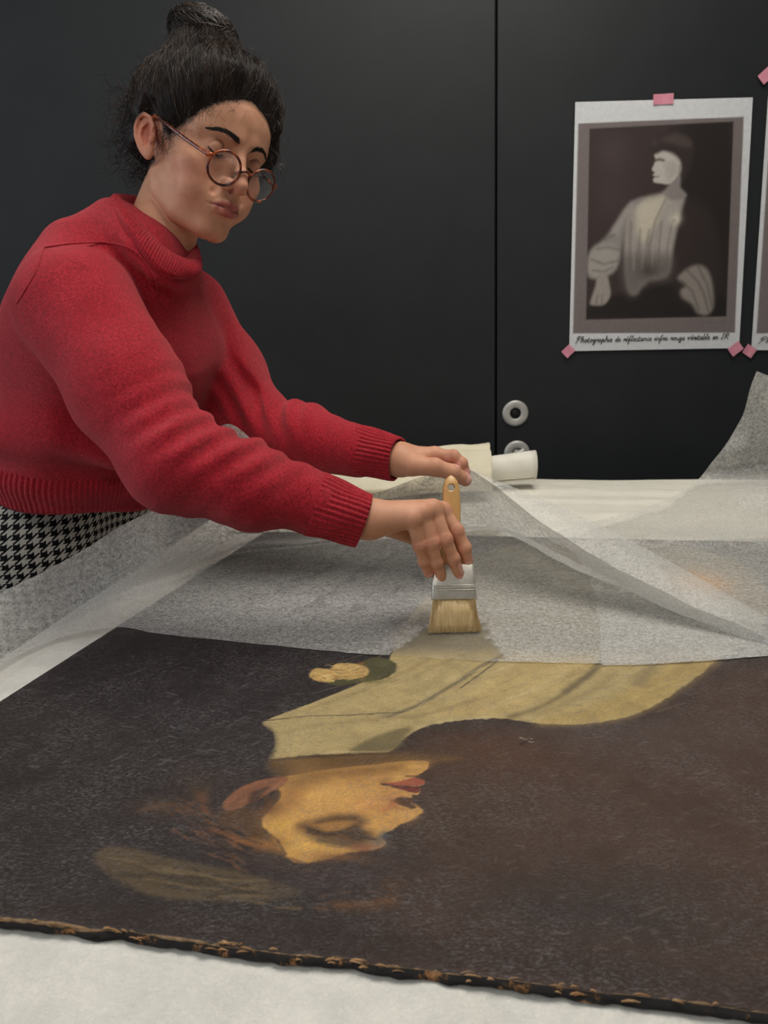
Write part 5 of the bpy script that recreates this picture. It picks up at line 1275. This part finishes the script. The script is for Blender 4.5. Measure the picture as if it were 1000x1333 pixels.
def build_hair():
    V, Q = sdf_mesh(hair_sdf, (-100, -125, -80), (100, 125, 196), 2.4)
    root = mesh('hair', h2w(V), Q, M['hair_base'], person)
    r = np.random.default_rng(11)
    # strands seeded on the hair surface: they run from the hairline over the skull into the bun
    up = V[(V[:, 2] > 0)]; n = 4200; S = up[r.integers(0, len(up), n)]
    fr_ = V[(V[:, 1] > 15) & (hairline(V) < 12) & (V[:, 2] > 20)]; S[:1700] = fr_[r.integers(0, len(fr_), 1700)]
    K = 12; P = np.zeros((n, K, 3)); t = np.linspace(0, 1, K)
    ctr = np.array([0, -8, 45.0])
    for k in range(n):
        s = S[k]; tgt = BUN + r.normal(size=3) * np.array([18, 18, 6]) - np.array([0, 0, 14])
        L = r.uniform(0.25, 0.8) if k > 1700 else r.uniform(0.5, 0.95)
        d0 = s - ctr; d1 = tgt - ctr; r0 = np.linalg.norm(d0); r1 = np.linalg.norm(d1)
        u = d0 / r0; v = d1 / r1; om = math.acos(np.clip(u @ v, -1, 1)) + 1e-6
        for j in range(K):
            f = t[j] * L; w = (math.sin((1 - f) * om) * u + math.sin(f * om) * v) / math.sin(om)
            P[k, j] = ctr + w * (r0 * (1 - f) + r1 * f)
    ph = r.uniform(0, 6.28, (n, 1)); fr = r.uniform(7, 15, (n, 1)); am = r.uniform(1.2, 4.8, (n, 1))
    side = r.normal(size=(n, 1, 3)); side /= np.linalg.norm(side, axis=2, keepdims=True)
    P += side * (am * np.sin(fr * t[None] + ph))[..., None]
    # keep them riding on the surface
    for _ in range(3):
        d = hair_sdf(P.reshape(-1, 3)).reshape(n, K); d[:1700] -= np.linspace(0.3, 3.0, K) * r.uniform(0, 1, (1700, 1)) ; g = P - ctr; g /= np.linalg.norm(g, axis=2, keepdims=True)
        P -= g * np.clip(d - r.uniform(0.2, 2.6, (n, 1)), -8, 8)[..., None] * 0.8
    rad = np.broadcast_to(r.uniform(0.18, 0.42, (n, 1)), (n, K)) * (1 - 0.75 * np.abs(2 * t - 1) ** 3)[None]
    paths = [(P, rad)]
    # curls: helices at the bun, the nape, and loose wisps round the outline
    def curls(base, dirs, length, cr, turns, rads, K=22):
        n = len(base); t = np.linspace(0, 1, K); d = dirs / np.linalg.norm(dirs, axis=1, keepdims=True)
        a = r.normal(size=(n, 3)); a -= d * (a * d).sum(1, keepdims=True); a /= np.linalg.norm(a, axis=1, keepdims=True); b = np.cross(d, a)
        th = turns[:, None] * 2 * math.pi * t[None] + r.uniform(0, 6.28, (n, 1)); c = cr[:, None] * np.minimum(1, t[None] * 3)
        P = base[:, None] + d[:, None] * (length[:, None] * t[None])[..., None] + a[:, None] * (c * (np.cos(th)))[..., None] + b[:, None] * (c * np.sin(th))[..., None]
        return P, rads[:, None] * (1 - 0.7 * t[None] ** 2)
    def pick(mask, n):
        X = V[mask]; return X[r.integers(0, len(X), n)]
    def outward(b): 
        g = b - ctr; return g / np.linalg.norm(g, axis=1, keepdims=True)
    b = pick((V[:, 2] > 40) & (V[:, 2] < 130), 420); tg = BUN - b; tg /= np.linalg.norm(tg, axis=1, keepdims=True); nn_ = outward(b); tg = tg - nn_ * (tg * nn_).sum(1, keepdims=True) * 0.7
    paths.append(curls(b + nn_ * 1.0, tg + r.normal(size=(420, 3)) * 0.25, r.uniform(20, 46, 420), r.uniform(1.5, 4.0, 420), r.uniform(.6, 1.6, 420), r.uniform(0.25, 0.45, 420)))
    # bun: strands wound round its axis
    n = 800; th0 = r.uniform(0, 6.28, n); el = r.uniform(-0.5, 1.3, n); arc = r.uniform(1.0, 2.6, n); t = np.linspace(0, 1, 22)
    th = th0[:, None] + arc[:, None] * t; e = el[:, None] + 0.5 * np.sin(t * 3.0 + r.uniform(0, 6, (n, 1)))
    R0 = 1.02 + r.uniform(-0.04, 0.12, (n, 1)) + 0.03 * np.sin(t * 14 + r.uniform(0, 6, (n, 1)))
    Pb = BUN + np.stack([42 * R0 * np.cos(th) * np.cos(e), 46 * R0 * np.sin(th) * np.cos(e), 29 * R0 * np.sin(e)], -1)
    paths.append((Pb, np.full((n, 22), 0.38)))
    b = pick(V[:, 2] > 128, 90); paths.append(curls(b, outward(b) * 0.6 + r.normal(size=(90, 3)) * 0.9, r.uniform(5, 20, 90), r.uniform(2, 5, 90), r.uniform(.4, 1.3, 90), np.full(90, 0.26)))
    m = (V[:, 1] < -35) & (V[:, 2] < 60); b = pick(m, 520); dd = outward(b) * 0.5 + np.array([0, -0.2, -0.8]) + r.normal(size=(520, 3)) * 0.5
    paths.append(curls(b, dd, r.uniform(18, 62, 520), r.uniform(2.5, 7, 520), r.uniform(.6, 2.6, 520), r.uniform(0.24, 0.4, 520)))
    m = (V[:, 1] < -30) & (V[:, 2] < -25); b = pick(m, 120); paths.append(curls(b, np.array([0, -0.1, -1.0]) + r.normal(size=(120, 3)) * 0.35, r.uniform(20, 55, 120), r.uniform(2, 5, 120), r.uniform(.5, 2.0, 120), np.full(120, 0.24)))
    m = (V[:, 2] > 30) & (V[:, 2] < 140); b = pick(m, 260); paths.append(curls(b, outward(b) * 0.45 + r.normal(size=(260, 3)) * 0.7, r.uniform(8, 26, 260), r.uniform(1.5, 5, 260), r.uniform(.4, 1.5, 260), np.full(260, 0.20)))
    # fringe wisps at the near temple, and a curl in front of the ear
    m = (V[:, 0] > 20) & (V[:, 1] > 20) & (hairline(V) < 16); b = pick(m, 260); paths.append(curls(b, np.array([0.2, 0.35, -0.9]) + r.normal(size=(260, 3)) * 0.4, r.uniform(8, 30, 260), r.uniform(2, 5, 260), r.uniform(.4, 1.3, 260), np.full(260, 0.25)))
    m = (V[:, 0] < -30) & (V[:, 1] > 10) & (V[:, 2] < 70); b = pick(m, 240); paths.append(curls(b, np.array([-0.3, 0.5, -0.8]) + r.normal(size=(240, 3)) * 0.4, r.uniform(10, 30, 240), r.uniform(2, 5, 240), r.uniform(.4, 1.4, 240), np.full(240, 0.28)))
    b = np.tile(np.array([[70.0, 20, 14]]), (26, 1)) + r.normal(size=(26, 3)) * np.array([1, 5, 4]); paths.append(curls(b, np.array([0.12, 0.15, -1.0]) + r.normal(size=(26, 3)) * 0.14, r.uniform(22, 46, 26), r.uniform(3, 6, 26), r.uniform(.7, 1.4, 26), np.full(26, 0.22), 30))
    geo = [tubes_fast(P, R, 3) for P, R in paths]; Vv = []; Fc = []; k = 0
    tone = np.concatenate([np.repeat(r.uniform(0, 1, len(P)) ** 1.5, P.shape[1] * 3) for P, R in paths])
    for v, f in geo: Vv.append(v); Fc.append(f + k); k += len(v)
    st_ = mesh('hair_strands', h2w(np.vstack(Vv)), np.vstack(Fc), M['hair'], root, attrs={'tone': tone}); st_['kind'] = 'stuff'
    # brows and lashes as short hairs
    Pb = []; Rb = []
    for sx in (1, -1):
        n = 420; f = r.uniform(0, 1, n)
        cx = 12 + 36 * f; cz = 33.5 + 6.0 * np.sin(f * 2.6) - 3 * f ** 2 + r.normal(size=n) * (1.6 - 1.1 * f); th = np.stack([cx * sx, 100 + 0 * f, cz], -1)
        # drop on to the face
        for _ in range(14): th[:, 1] -= np.clip(head_sdf(th), -5, 5) * 0.9
        d = np.stack([sx * (0.55 + 0.4 * f), -0.35 * f, 0.5 - 0.65 * f], -1); d /= np.linalg.norm(d, axis=1, keepdims=True)
        tt = np.linspace(0, 1, 5)[None, :, None]; L = r.uniform(5, 9, n)[:, None, None]
        X = th[:, None] + d[:, None] * L * (tt - 0.3); sh = X.shape; X = X.reshape(-1, 3)
        for _ in range(3): X[:, 1] -= np.clip(head_sdf(X) - 0.35, -4, 4) * 0.8
        Pb.append(X.reshape(sh)); Rb.append(np.full((n, 5), 0.17))
        A = np.array(lid_arc(-30, 1.2)); A = catmull(A, 34); A[:, 0] *= sx; dd = np.array([0, 0.75, -0.65]) + np.stack([np.linspace(-.4, .5, 34) * sx, 0 * A[:, 0], 0 * A[:, 0]], -1)
        tt = np.linspace(0, 1, 5)[None, :, None]; X = A[:, None] + dd[:, None] * 6.5 * tt + np.array([0, 0, 2.2]) * tt ** 2
        Pb.append(X); Rb.append(np.full((34, 5), 0.26) * np.linspace(1, .4, 5))
    Vb, Fb = tubes_fast(np.vstack(Pb), np.vstack(Rb), 3); eb = mesh('eyebrows', h2w(Vb), Fb, M['hair'], person); eb['kind'] = 'stuff'
build_hair()

# glasses: round tortoiseshell frame slipped down the nose
mt, nt, b = mat_base('tortoiseshell', rgba(110, 46, 22), 0.18, 0, 0.6)
n_ = noise_node(nt, 120, 3, 0.6, obj_coord(nt)); nt.links.new(ramp(nt, n_.outputs[0], [(0.36, rgba(36, 16, 12)), (0.5, rgba(96, 38, 20)), (0.64, rgba(176, 84, 36))]), b.inputs['Base Color']); M['tortoise'] = mt
ml, nt, b = mat_base('lens_glass', (1, 1, 1, 1), 0.0, 0, 0.5)
for x in list(nt.nodes):
    if x.type == 'BSDF_PRINCIPLED': nt.nodes.remove(x)
out = [x for x in nt.nodes if x.type == 'OUTPUT_MATERIAL'][0]
tr = nd(nt, 'ShaderNodeBsdfTransparent'); tr.inputs[0].default_value = (0.93, 0.93, 0.95, 1); gl = nd(nt, 'ShaderNodeBsdfGlossy'); gl.inputs['Roughness'].default_value = 0.02
fz = nd(nt, 'ShaderNodeFresnel'); fz.inputs[0].default_value = 1.45; mx = nd(nt, 'ShaderNodeMixShader')
nt.links.new(fz.outputs[0], mx.inputs[0]); nt.links.new(tr.outputs[0], mx.inputs[1]); nt.links.new(gl.outputs[0], mx.inputs[2]); nt.links.new(mx.outputs[0], out.inputs[0]); M['lens'] = ml
def build_glasses():
    o = h2w((0, 100, 0)); root = empty('eyeglasses', tuple(o)); tag(root, 'round tortoiseshell eyeglasses worn low on the nose', 'glasses')
    G0 = np.array([0, 111.0, -4.5]); ta = math.radians(-14)              # frame front leans with the temples
    def g(x, y, z): return h2w(G0 + np.array([x, y * math.cos(ta) - z * math.sin(ta), y * math.sin(ta) + z * math.cos(ta)]))
    for sx in (1, -1):
        a = np.linspace(0, 2 * math.pi, 56, endpoint=True); cx = 31.5
        ring = np.array([g(sx * (cx + 23.0 * math.cos(t)), -0.0016 * (cx + 23 * math.cos(t)) ** 2, 21.0 * math.sin(t)) for t in a])
        put(tube('rim', ring, 1.7 * HS, M['tortoise'], None, 10), root)
        # lens: shallow curved disc
        V = [g(sx * cx, 1.2 - 0.0016 * cx ** 2, 0)]; Fc = []; nr, na = 6, 48
        for i in range(1, nr + 1):
            for j in range(na):
                t = 2 * math.pi * j / na; rr = i / nr; x = cx + 22.6 * rr * math.cos(t); V.append(g(sx * x, 1.2 * (1 - rr * rr) - 0.0016 * x * x, 20.6 * rr * math.sin(t)))
        for j in range(na): Fc.append([0, 1 + j, 1 + (j + 1) % na])
        for i in range(1, nr):
            for j in range(na): k = (j + 1) % na; Fc.append([1 + (i - 1) * na + j, 1 + i * na + j, 1 + i * na + k, 1 + (i - 1) * na + k])
        put(mesh('lens', V, Fc, M['lens']), root)
        hinge = G0 + np.array([sx * 56.5, -5.5, 7.0]); earp = np.array([sx * 76.0, 4.0, 27.0]); tip = np.array([sx * 72.0, -22.0, 2.0])
        path = catmull(np.array([hinge, hinge * 0.66 + earp * 0.34 + [sx * 4.5, 0, 0], hinge * .3 + earp * .7 + [sx * 4, 0, 0.5], earp, (earp + tip) / 2 + [sx * 1, -3, 7], tip]), 40)
        put(tube('temple', h2w(path), np.linspace(2.5, 2.0, 40) * HS, M['tortoise'], None, 10, 0.6), root)
        put(tube('hinge', np.array([g(sx * 53.5, -4.2, 7.5), g(sx * 56, -5.5, 7.6), h2w(hinge + np.array([0, -4, 0]))]), 2.6 * HS, M['tortoise'], None, 8), root)
        put(tube('nose_pad', catmull(np.array([g(sx * 9.5, -3, 4), g(sx * 9.0, -7, -1), g(sx * 11.5, -8, -7)]), 8), np.array([1, 1.8, 2.2, 2.4, 2.4, 2.2, 1.8, 1]) * HS, M['tortoise'], None, 8, 0.5), root)
    put(tube('bridge', catmull(np.array([g(8.8, 0, 4.5), g(4.5, 0.8, 7.2), g(0, 1.0, 8.0), g(-4.5, 0.8, 7.2), g(-8.8, 0, 4.5)]), 18), 1.9 * HS, M['tortoise'], None, 10), root)
build_glasses()
# ------------------------------------------------------------------ clothes
mk, nt, b = mat_base('red_wool', rgba(176, 34, 48), 0.9, 0, 0.15)
co = obj_coord(nt); n1 = noise_node(nt, 330, 5, 0.8, co); n2 = noise_node(nt, 22, 4, 0.6, co); n3 = noise_node(nt, 1900, 2, 0.6, co)
base = ramp(nt, n2.outputs[0], [(0.3, rgba(176, 30, 46)), (0.7, rgba(190, 40, 56))])
fl = ramp(nt, n1.outputs[0], [(0.34, (0.50, 0.42, 0.42, 1)), (0.52, (1.0, 1.0, 1.0, 1)), (0.70, (1.45, 1.9, 1.8, 1))])
nt.links.new(mix_col(nt, 1.0, base, fl, 'MULTIPLY'), b.inputs['Base Color'])
b.inputs['Sheen Weight'].default_value = 0.3; b.inputs['Sheen Roughness'].default_value = 0.5; b.inputs['Sheen Tint'].default_value = (1.0, 0.55, 0.55, 1)
bump(nt, b, math_node(nt, 'ADD', n1.outputs[0], n3.outputs[0]), 0.7, 0.0018); M['wool'] = mk

lat = J['LS'] - J['RS']; lat /= np.linalg.norm(lat)
spine = J['NB'] - J['PE']; spine /= np.linalg.norm(spine)
fwd = np.cross(lat, spine); fwd /= np.linalg.norm(fwd)
if fwd @ CR < 0: fwd = -fwd
hiplat = np.array([0.48, 0.88, 0.0]); hiplat /= np.linalg.norm(hiplat)
hipfwd = np.array([0.88, -0.48, 0.0])
RCUFF0 = J['RW'] + (J['RE'] - J['RW']) * 0.27; RCUFF1 = at_y(474, 677, .957)
LCUFF0 = J['LW'] + (J['LE'] - J['LW']) * 0.25; LCUFF1 = at_y(518, 597, 1.155)
COL_IN = np.array([at_y(*q) for q in ((160, 262, 1.185), (172, 281, 1.125), (189, 301, 1.10), (214, 326, 1.092), (242, 340, 1.115), (250, 334, 1.150), (232, 304, 1.225), (195, 272, 1.24))])
COL_OUT = np.array([at_y(*q) for q in ((146, 266, 1.175), (156, 287, 1.105), (174, 311, 1.08), (204, 350, 1.072), (234, 362, 1.095), (254, 353, 1.145), (246, 312, 1.240), (200, 272, 1.260))])
COL_CEN = COL_OUT.mean(0); COL_N = np.linalg.svd(COL_OUT - COL_CEN)[2][2]; COL_N = COL_N * np.sign(COL_N @ CU)
def arm(P, S, E, W, C0, r):
    return sd_chain(P, [J[S], J[S] * .45 + J[E] * .55, J[E], J[E] * .5 + C0 * .5, C0], r, 0.03)
def ridge(P, d, pts, r, k): return smin(d, sd_chain(P, pts, [r] * len(pts)), k)
def groove(P, d, pts, r, k): return smax(d, -sd_chain(P, pts, [r] * len(pts)), k)
def sweater_sdf(P):
    NB, CH, BE, PE = J['NB'], J['CH'], J['BE'], J['PE']
    t = sd_cap(P, NB - spine * .075 - fwd * .02, CH - fwd * .01, .080, .115)
    for s in (-1, 1):
        sh = (J['RS'] if s < 0 else J['LS'])
        t = smin(t, sd_chain(P, [sh * .75 + NB * .25 - spine * .06 - fwd * .015, CH + hiplat * s * .060 - fwd * .012, BE + hiplat * s * .062, PE + spine * .03 + hiplat * s * .062], [.070, .108 if s > 0 else .099, .108 if s > 0 else .106, .112], .03), .05)
    t = smin(t, sd_cap(P, J['RS'] * .8 + J['LS'] * .2 - fwd * .045 - spine * .05, J['RS'] * .2 + J['LS'] * .8 - fwd * .045 - spine * .05, .075, .075), .05)   # shoulder blades
    t = smin(t, sd_cap(P, COL_CEN - COL_N * .042, CH + fwd * .01, .062, .110), .03)
    t = smin(t, sd_cap(P, BE + spine * -.06 + fwd * .02, BE + spine * -.045 + fwd * .05, .085, .09), .05)   # belly of the sweater bunching over the waistband
    a = arm(P, 'RS', 'RE', 'RW', RCUFF0, [.076, .066, .055, .048, .040])
    b = arm(P, 'LS', 'LE', 'LW', LCUFF0, [.060, .058, .054, .047, .038])
    # soft creases: ridges across the sleeves, strongest in the crook of the elbow
    def sleeve_folds(E, C0, seed, amp, wl, sg):
        ax_ = C0 - J[E]; L = np.linalg.norm(ax_); ax_ = ax_ / L; w = P - J[E]; s_ = w @ ax_
        up_ = CU - ax_ * (CU @ ax_); up_ /= np.linalg.norm(up_); u = w @ up_
        nz = vnoise(np.stack([s_ * 9, u * 9, (P @ CF) * 7], -1), seed)
        wv = np.sin(2 * math.pi * (s_ + sg * u * 0.75) / wl + 3.2 * nz)
        m = np.exp(-((s_ - 0.05) / 0.085) ** 2) * np.clip(0.35 + u / 0.05, 0.12, 1) * (0.75 + 0.5 * nz)
        return amp * m * wv + 0.0035 * vnoise(np.stack([s_ * 22 + u * 12, u * 12, (P @ CF) * 9], -1), seed + 1) + 0.0018 * vnoise(np.stack([s_ * 48 + u * 30, u * 20, (P @ CF) * 12], -1), seed + 2)
    a = a - sleeve_folds('RE', RCUFF0, 81, 0.0060, 0.036, -1)
    b = b - sleeve_folds('LE', LCUFF0, 84, 0.0065, 0.034, 1)
    t = t - 0.0085 * vnoise(np.stack([(P @ CR) * 10 + (P @ CU) * 6, (P @ CU) * 14 - (P @ CR) * 5, (P @ CF) * 8], -1), 83)
    for pts, r in RIDGES_T: t = ridge(P, t, pts, r, .03)
    for pts, r in RIDGES_R: a = ridge(P, a, pts, r, .022)
    t = smin(t, sd_chain(P, list(COL_OUT - COL_N * .010) + [COL_OUT[0] - COL_N * .010], [.007] * (len(COL_OUT) + 1)), .028)      # yoke rising to the collar
    t = smin(t, sd_chain(P, [COL_OUT[0] - CU * .034, at_y(98, 330, 1.13), J['RS'] + CU * .01 - CR * .02], [.030, .045, .055]), .04)
    d = smin(t, b, .018); d = smin(d, a, .005)
    # cut the bottom at the hem
    return smax(d, -((P - HEM) @ HEMN), .01)
HEM = at_y(60, 640, 1.22) + np.array([0, 0, 0.052]); HEMN = spine * 0.6 + np.array([0, 0.10, 0.6]); HEMN /= np.linalg.norm(HEMN)
def surf(px, py, Y): return at_y(px, py, Y)
RIDGES_R = [([surf(262, 548, .965), surf(290, 590, .925), surf(296, 630, .92)], .008), ([surf(398, 620, .955), surf(350, 642, .928), surf(305, 655, .92)], .006)]
RIDGES_T = [([surf(5, 570, 1.10), surf(80, 566, 1.085), surf(150, 590, 1.10)], .024)]

def rib_band(name, P0, P1, r0, r1, nrib, depth, mat, parent, rows=26, ex=None, sx=1.0, sy=1.0, twist=0.0):
    """ribbed tube from P0 to P1 with real knit ridges along it"""
    P0, P1 = np.asarray(P0), np.asarray(P1); ax = P1 - P0; L = np.linalg.norm(ax); ax /= L
    u = np.array(ex if ex is not None else CU, float); u -= ax * (u @ ax); u /= np.linalg.norm(u); v = np.cross(ax, u)
    n = nrib * 6; a = np.linspace(0, 2 * math.pi, n, endpoint=False); V = []
    prof = [(-0.02, 0.985), (0, 1.0)] + [(t, 1.0) for t in np.linspace(0.05, 0.97, rows - 6)] + [(0.99, .99), (1.0, 0.965), (0.985, 0.93), (0.93, 0.90)]
    for t, k in prof:
        R_ = (r0 + (r1 - r0) * t) * k + depth * (0.5 + 0.5 * np.cos(nrib * a)) ** 0.7 + 0.0012 * np.sin(3 * a + 5 * t)
        V.append(P0 + ax * (L * t) + (np.cos(a + twist * t) * R_ * sx)[:, None] * u + (np.sin(a + twist * t) * R_ * sy)[:, None] * v)
    k = len(prof); Vv = np.stack(V, 1).reshape(-1, 3)
    return mesh(name, Vv, grid_faces(n, k, True), mat, parent)

def build_clothes():
    pts = [J[k] for k in ('RS', 'RE', 'LS', 'LE', 'NB', 'CH', 'BE', 'PE')] + [RCUFF0, LCUFF0, J['PE'] - hiplat * .2, J['PE'] + hiplat * .2, J['CH'] - fwd * .18, J['CH'] + fwd * .15, J['RS'] - fwd * .14, J['NB'] + CU * .03]
    lo, hi = bbox(pts, 0.09); lo[2] = min(lo[2], HEM[2] - 0.16)
    V, Q = sdf_mesh(sweater_sdf, lo, hi, 0.0037); V = relax(V, Q, 2, 0.5)
    sw = mesh('sweater', V, Q, M['wool'], person); sw['label'] = 'red wool crew-neck sweater'
    rib_band('cuff', RCUFF0, RCUFF1, .0385, .0325, 34, .0022, M['wool'], sw)
    rib_band('cuff', LCUFF0, LCUFF1, .0365, .0305, 34, .0022, M['wool'], sw)
    # collar: ribbed ring round the neck
    n = 84 * 6; ci_ = catmull(COL_IN, n, True); co_ = catmull(COL_OUT, n, True); a = np.linspace(0, 2 * math.pi, n, endpoint=False); rows = []
    nrm = np.cross(np.roll(ci_, -1, 0) - ci_, co_ - ci_); nrm /= np.linalg.norm(nrm, axis=1, keepdims=True)
    cen = COL_OUT.mean(0); nrm *= np.sign(((co_ + ci_) / 2 + nrm * .01 - cen) @ CU - ((co_ + ci_) / 2 - cen) @ CU).mean() or 1
    rows.append(co_ + (co_ - ci_) * 0.25 - nrm * 0.022); rows.append(co_ + (co_ - ci_) * 0.10 - nrm * 0.006)
    for t in np.linspace(0, 1, 18):
        rib = 0.0020 * (0.5 + 0.5 * np.cos(84 * a)) ** 0.7 * math.sin(math.pi * min(max(t, 0.05), 0.95)) ** 0.4
        rows.append(co_ * (1 - t) + ci_ * t + nrm * (0.006 + 0.004 * math.sin(t * math.pi) + rib[:, None]))
    inward = COL_IN.mean(0) - ci_; inward /= np.linalg.norm(inward, axis=1, keepdims=True)
    for o_, h_ in ((.0020, .0025), (.003, -.002), (.003, -.012)): rows.append(ci_ + inward * o_ + nrm * h_)
    mesh('collar', np.stack(rows, 1).reshape(-1, 3), grid_faces(n, len(rows), True), M['wool'], sw)
    # hem band: follows the sweater's own outline where it ends
    hc = J['PE'] + spine * (((HEM - J['PE']) @ HEMN) / (spine @ HEMN)); e1 = hiplat - HEMN * (hiplat @ HEMN); e1 /= np.linalg.norm(e1); e2 = np.cross(HEMN, e1)
    n = 150 * 6; a = np.linspace(0, 2 * math.pi, n, endpoint=False); D_ = np.cos(a)[:, None] * e1 + np.sin(a)[:, None] * e2
    lo_ = np.full(n, 0.02); hi_ = np.full(n, 0.32); c0 = hc + HEMN * 0.012
    for _ in range(16):
        mid = (lo_ + hi_) / 2; ins = sweater_sdf(c0 + D_ * mid[:, None]) < 0; lo_ = np.where(ins, mid, lo_); hi_ = np.where(ins, hi_, mid)
    R0 = lo_; k9 = np.ones(61) / 61; R0 = np.convolve(np.concatenate([R0[-30:], R0, R0[:30]]), k9, 'valid'); rows = []
    for t in np.linspace(0, 1, 16):
        rib = 0.0024 * (0.5 + 0.5 * np.cos(150 * a)) ** 0.7 * (1 if 0 < t < 1 else .3)
        rr = R0 + rib - 0.003 + 0.006 * math.sin(min(1, t * 1.3) * math.pi) - 0.012 * t ** 2
        rows.append(hc + D_ * rr[:, None] + HEMN * (0.016 - 0.062 * t + 0.004 * np.sin(5 * a + 1)[:, None] * t))
    rows.append(hc + D_ * (R0 - .022)[:, None] + HEMN * (-0.040))
    mesh('hem_band', np.stack(rows, 1).reshape(-1, 3), grid_faces(n, len(rows), True), M['wool'], sw)
    # shoulder seams: fine cords laid on the wool
    for line in ([(57, 322, 1.0), (95, 317, .985), (140, 316, .985), (175, 327, 1.0), (200, 360, 1.02), (208, 400, 1.02)], [(57, 322, 1.0), (46, 355, 1.0), (22, 395, 1.02)]):
        P = catmull(np.array([at_y(*q) for q in line]), 60)
        for _ in range(8):
            d = sweater_sdf(P); P = P - CF * 0 + (-(CAM - P) / np.linalg.norm(CAM - P, axis=1, keepdims=True)) * np.clip(d, -.03, .03)[:, None]
        tube('seam', P, 0.0011, M['wool'], sw, 6)
    # trousers in black-and-white houndstooth
    mh, nt, b = mat_base('houndstooth', (0.02, 0.02, 0.02, 1), 0.85, 0, 0.2)
    uvn = nd(nt, 'ShaderNodeUVMap'); sp = nd(nt, 'ShaderNodeSeparateXYZ'); nt.links.new(uvn.outputs[0], sp.inputs[0])
    x, y = sp.outputs[0], sp.outputs[1]; fx = math_node(nt, 'FRACT', x); fy = math_node(nt, 'FRACT', y)
    A_ = math_node(nt, 'GREATER_THAN', fx, 0.54); B_ = math_node(nt, 'GREATER_THAN', fy, 0.54)
    tw = math_node(nt, 'GREATER_THAN', math_node(nt, 'FRACT', math_node(nt, 'MULTIPLY', math_node(nt, 'ADD', x, y), 2.0)), 0.5)
    both = math_node(nt, 'MULTIPLY', A_, B_); anyone = math_node(nt, 'MAXIMUM', A_, B_); mixed = math_node(nt, 'SUBTRACT', anyone, both)
    white = math_node(nt, 'ADD', both, math_node(nt, 'MULTIPLY', mixed, tw))
    nz = noise_node(nt, 700, 3, 0.6, obj_coord(nt)); wc = ramp(nt, nz.outputs[0], [(0.3, rgba(168, 162, 152)), (0.7, rgba(218, 212, 202))])
    nt.links.new(mix_col(nt, white, rgba(17, 16, 17), wc), b.inputs['Base Color']); bump(nt, b, nz.outputs[0], 0.5, 0.001)
    PE = J['PE'] - hipfwd * 0.028; fl_ = lambda s: np.array([PE[0] - .10, PE[1], 0]) + hiplat * np.array([1, 1, 0]) * s * .10 - np.array([0, 0, 0])
    def tro(P):
        d = None
        for s in (-1, 1):
            hip = PE + hiplat * s * .066; kn = hip * .5 + fl_(s) * .5 + np.array([.03, 0, 0.02]); an = fl_(s) + np.array([0, 0, .10])
            c = sd_chain(P, [PE + spine * .055 + hiplat * s * .05, hip, kn, an], [.098, .112, .082, .070], .03); d = c if d is None else smin(d, c, .03)
        d = d - 0.004 * vnoise(P * 14, 91)
        return smax(d, P[:, 2] * -1 + 0.07, .004)
    pts = [PE + hiplat * .2 + spine * .15, PE - hiplat * .2 + hipfwd * .15, PE - hipfwd * .2, fl_(-1) - .12, fl_(1) + .12, fl_(-1) + .12, fl_(1) - .12]
    lo, hi = bbox(pts, .03); lo[2] = 0.05
    V, Q = sdf_mesh(tro, lo, hi, 0.006); V = relax(V, Q, 2, .5)
    Q3 = V - PE; ang = np.arctan2(Q3 @ hipfwd, Q3 @ hiplat); uv = np.stack([ang * 0.14 / 0.0150, V[:, 2] / 0.0150], -1)
    mesh('trousers', V, Q, mh, person, uv=uv)
    for s in (-1, 1):
        c = fl_(s) + np.array([.06, 0, 0]); 
        def shoe(P): 
            q = P - c; d = sd_ell(q, (0, 0, .03), (.13, .045, .05)); d = smin(d, sd_cap(q, (-.07, 0, .05), (-.06, 0, .12), .04, .042), .03); return smax(d, -P[:, 2] + 0.003, .004)
        V, Q = sdf_mesh(shoe, c - np.array([.15, .07, .02]), c + np.array([.15, .07, .18]), .005); mesh('shoe', V, Q, M['shoe'], person)
M['shoe'] = simple('black_leather', rgba(22, 21, 21), rgba(30, 29, 28), 40, 0.4)
build_clothes()
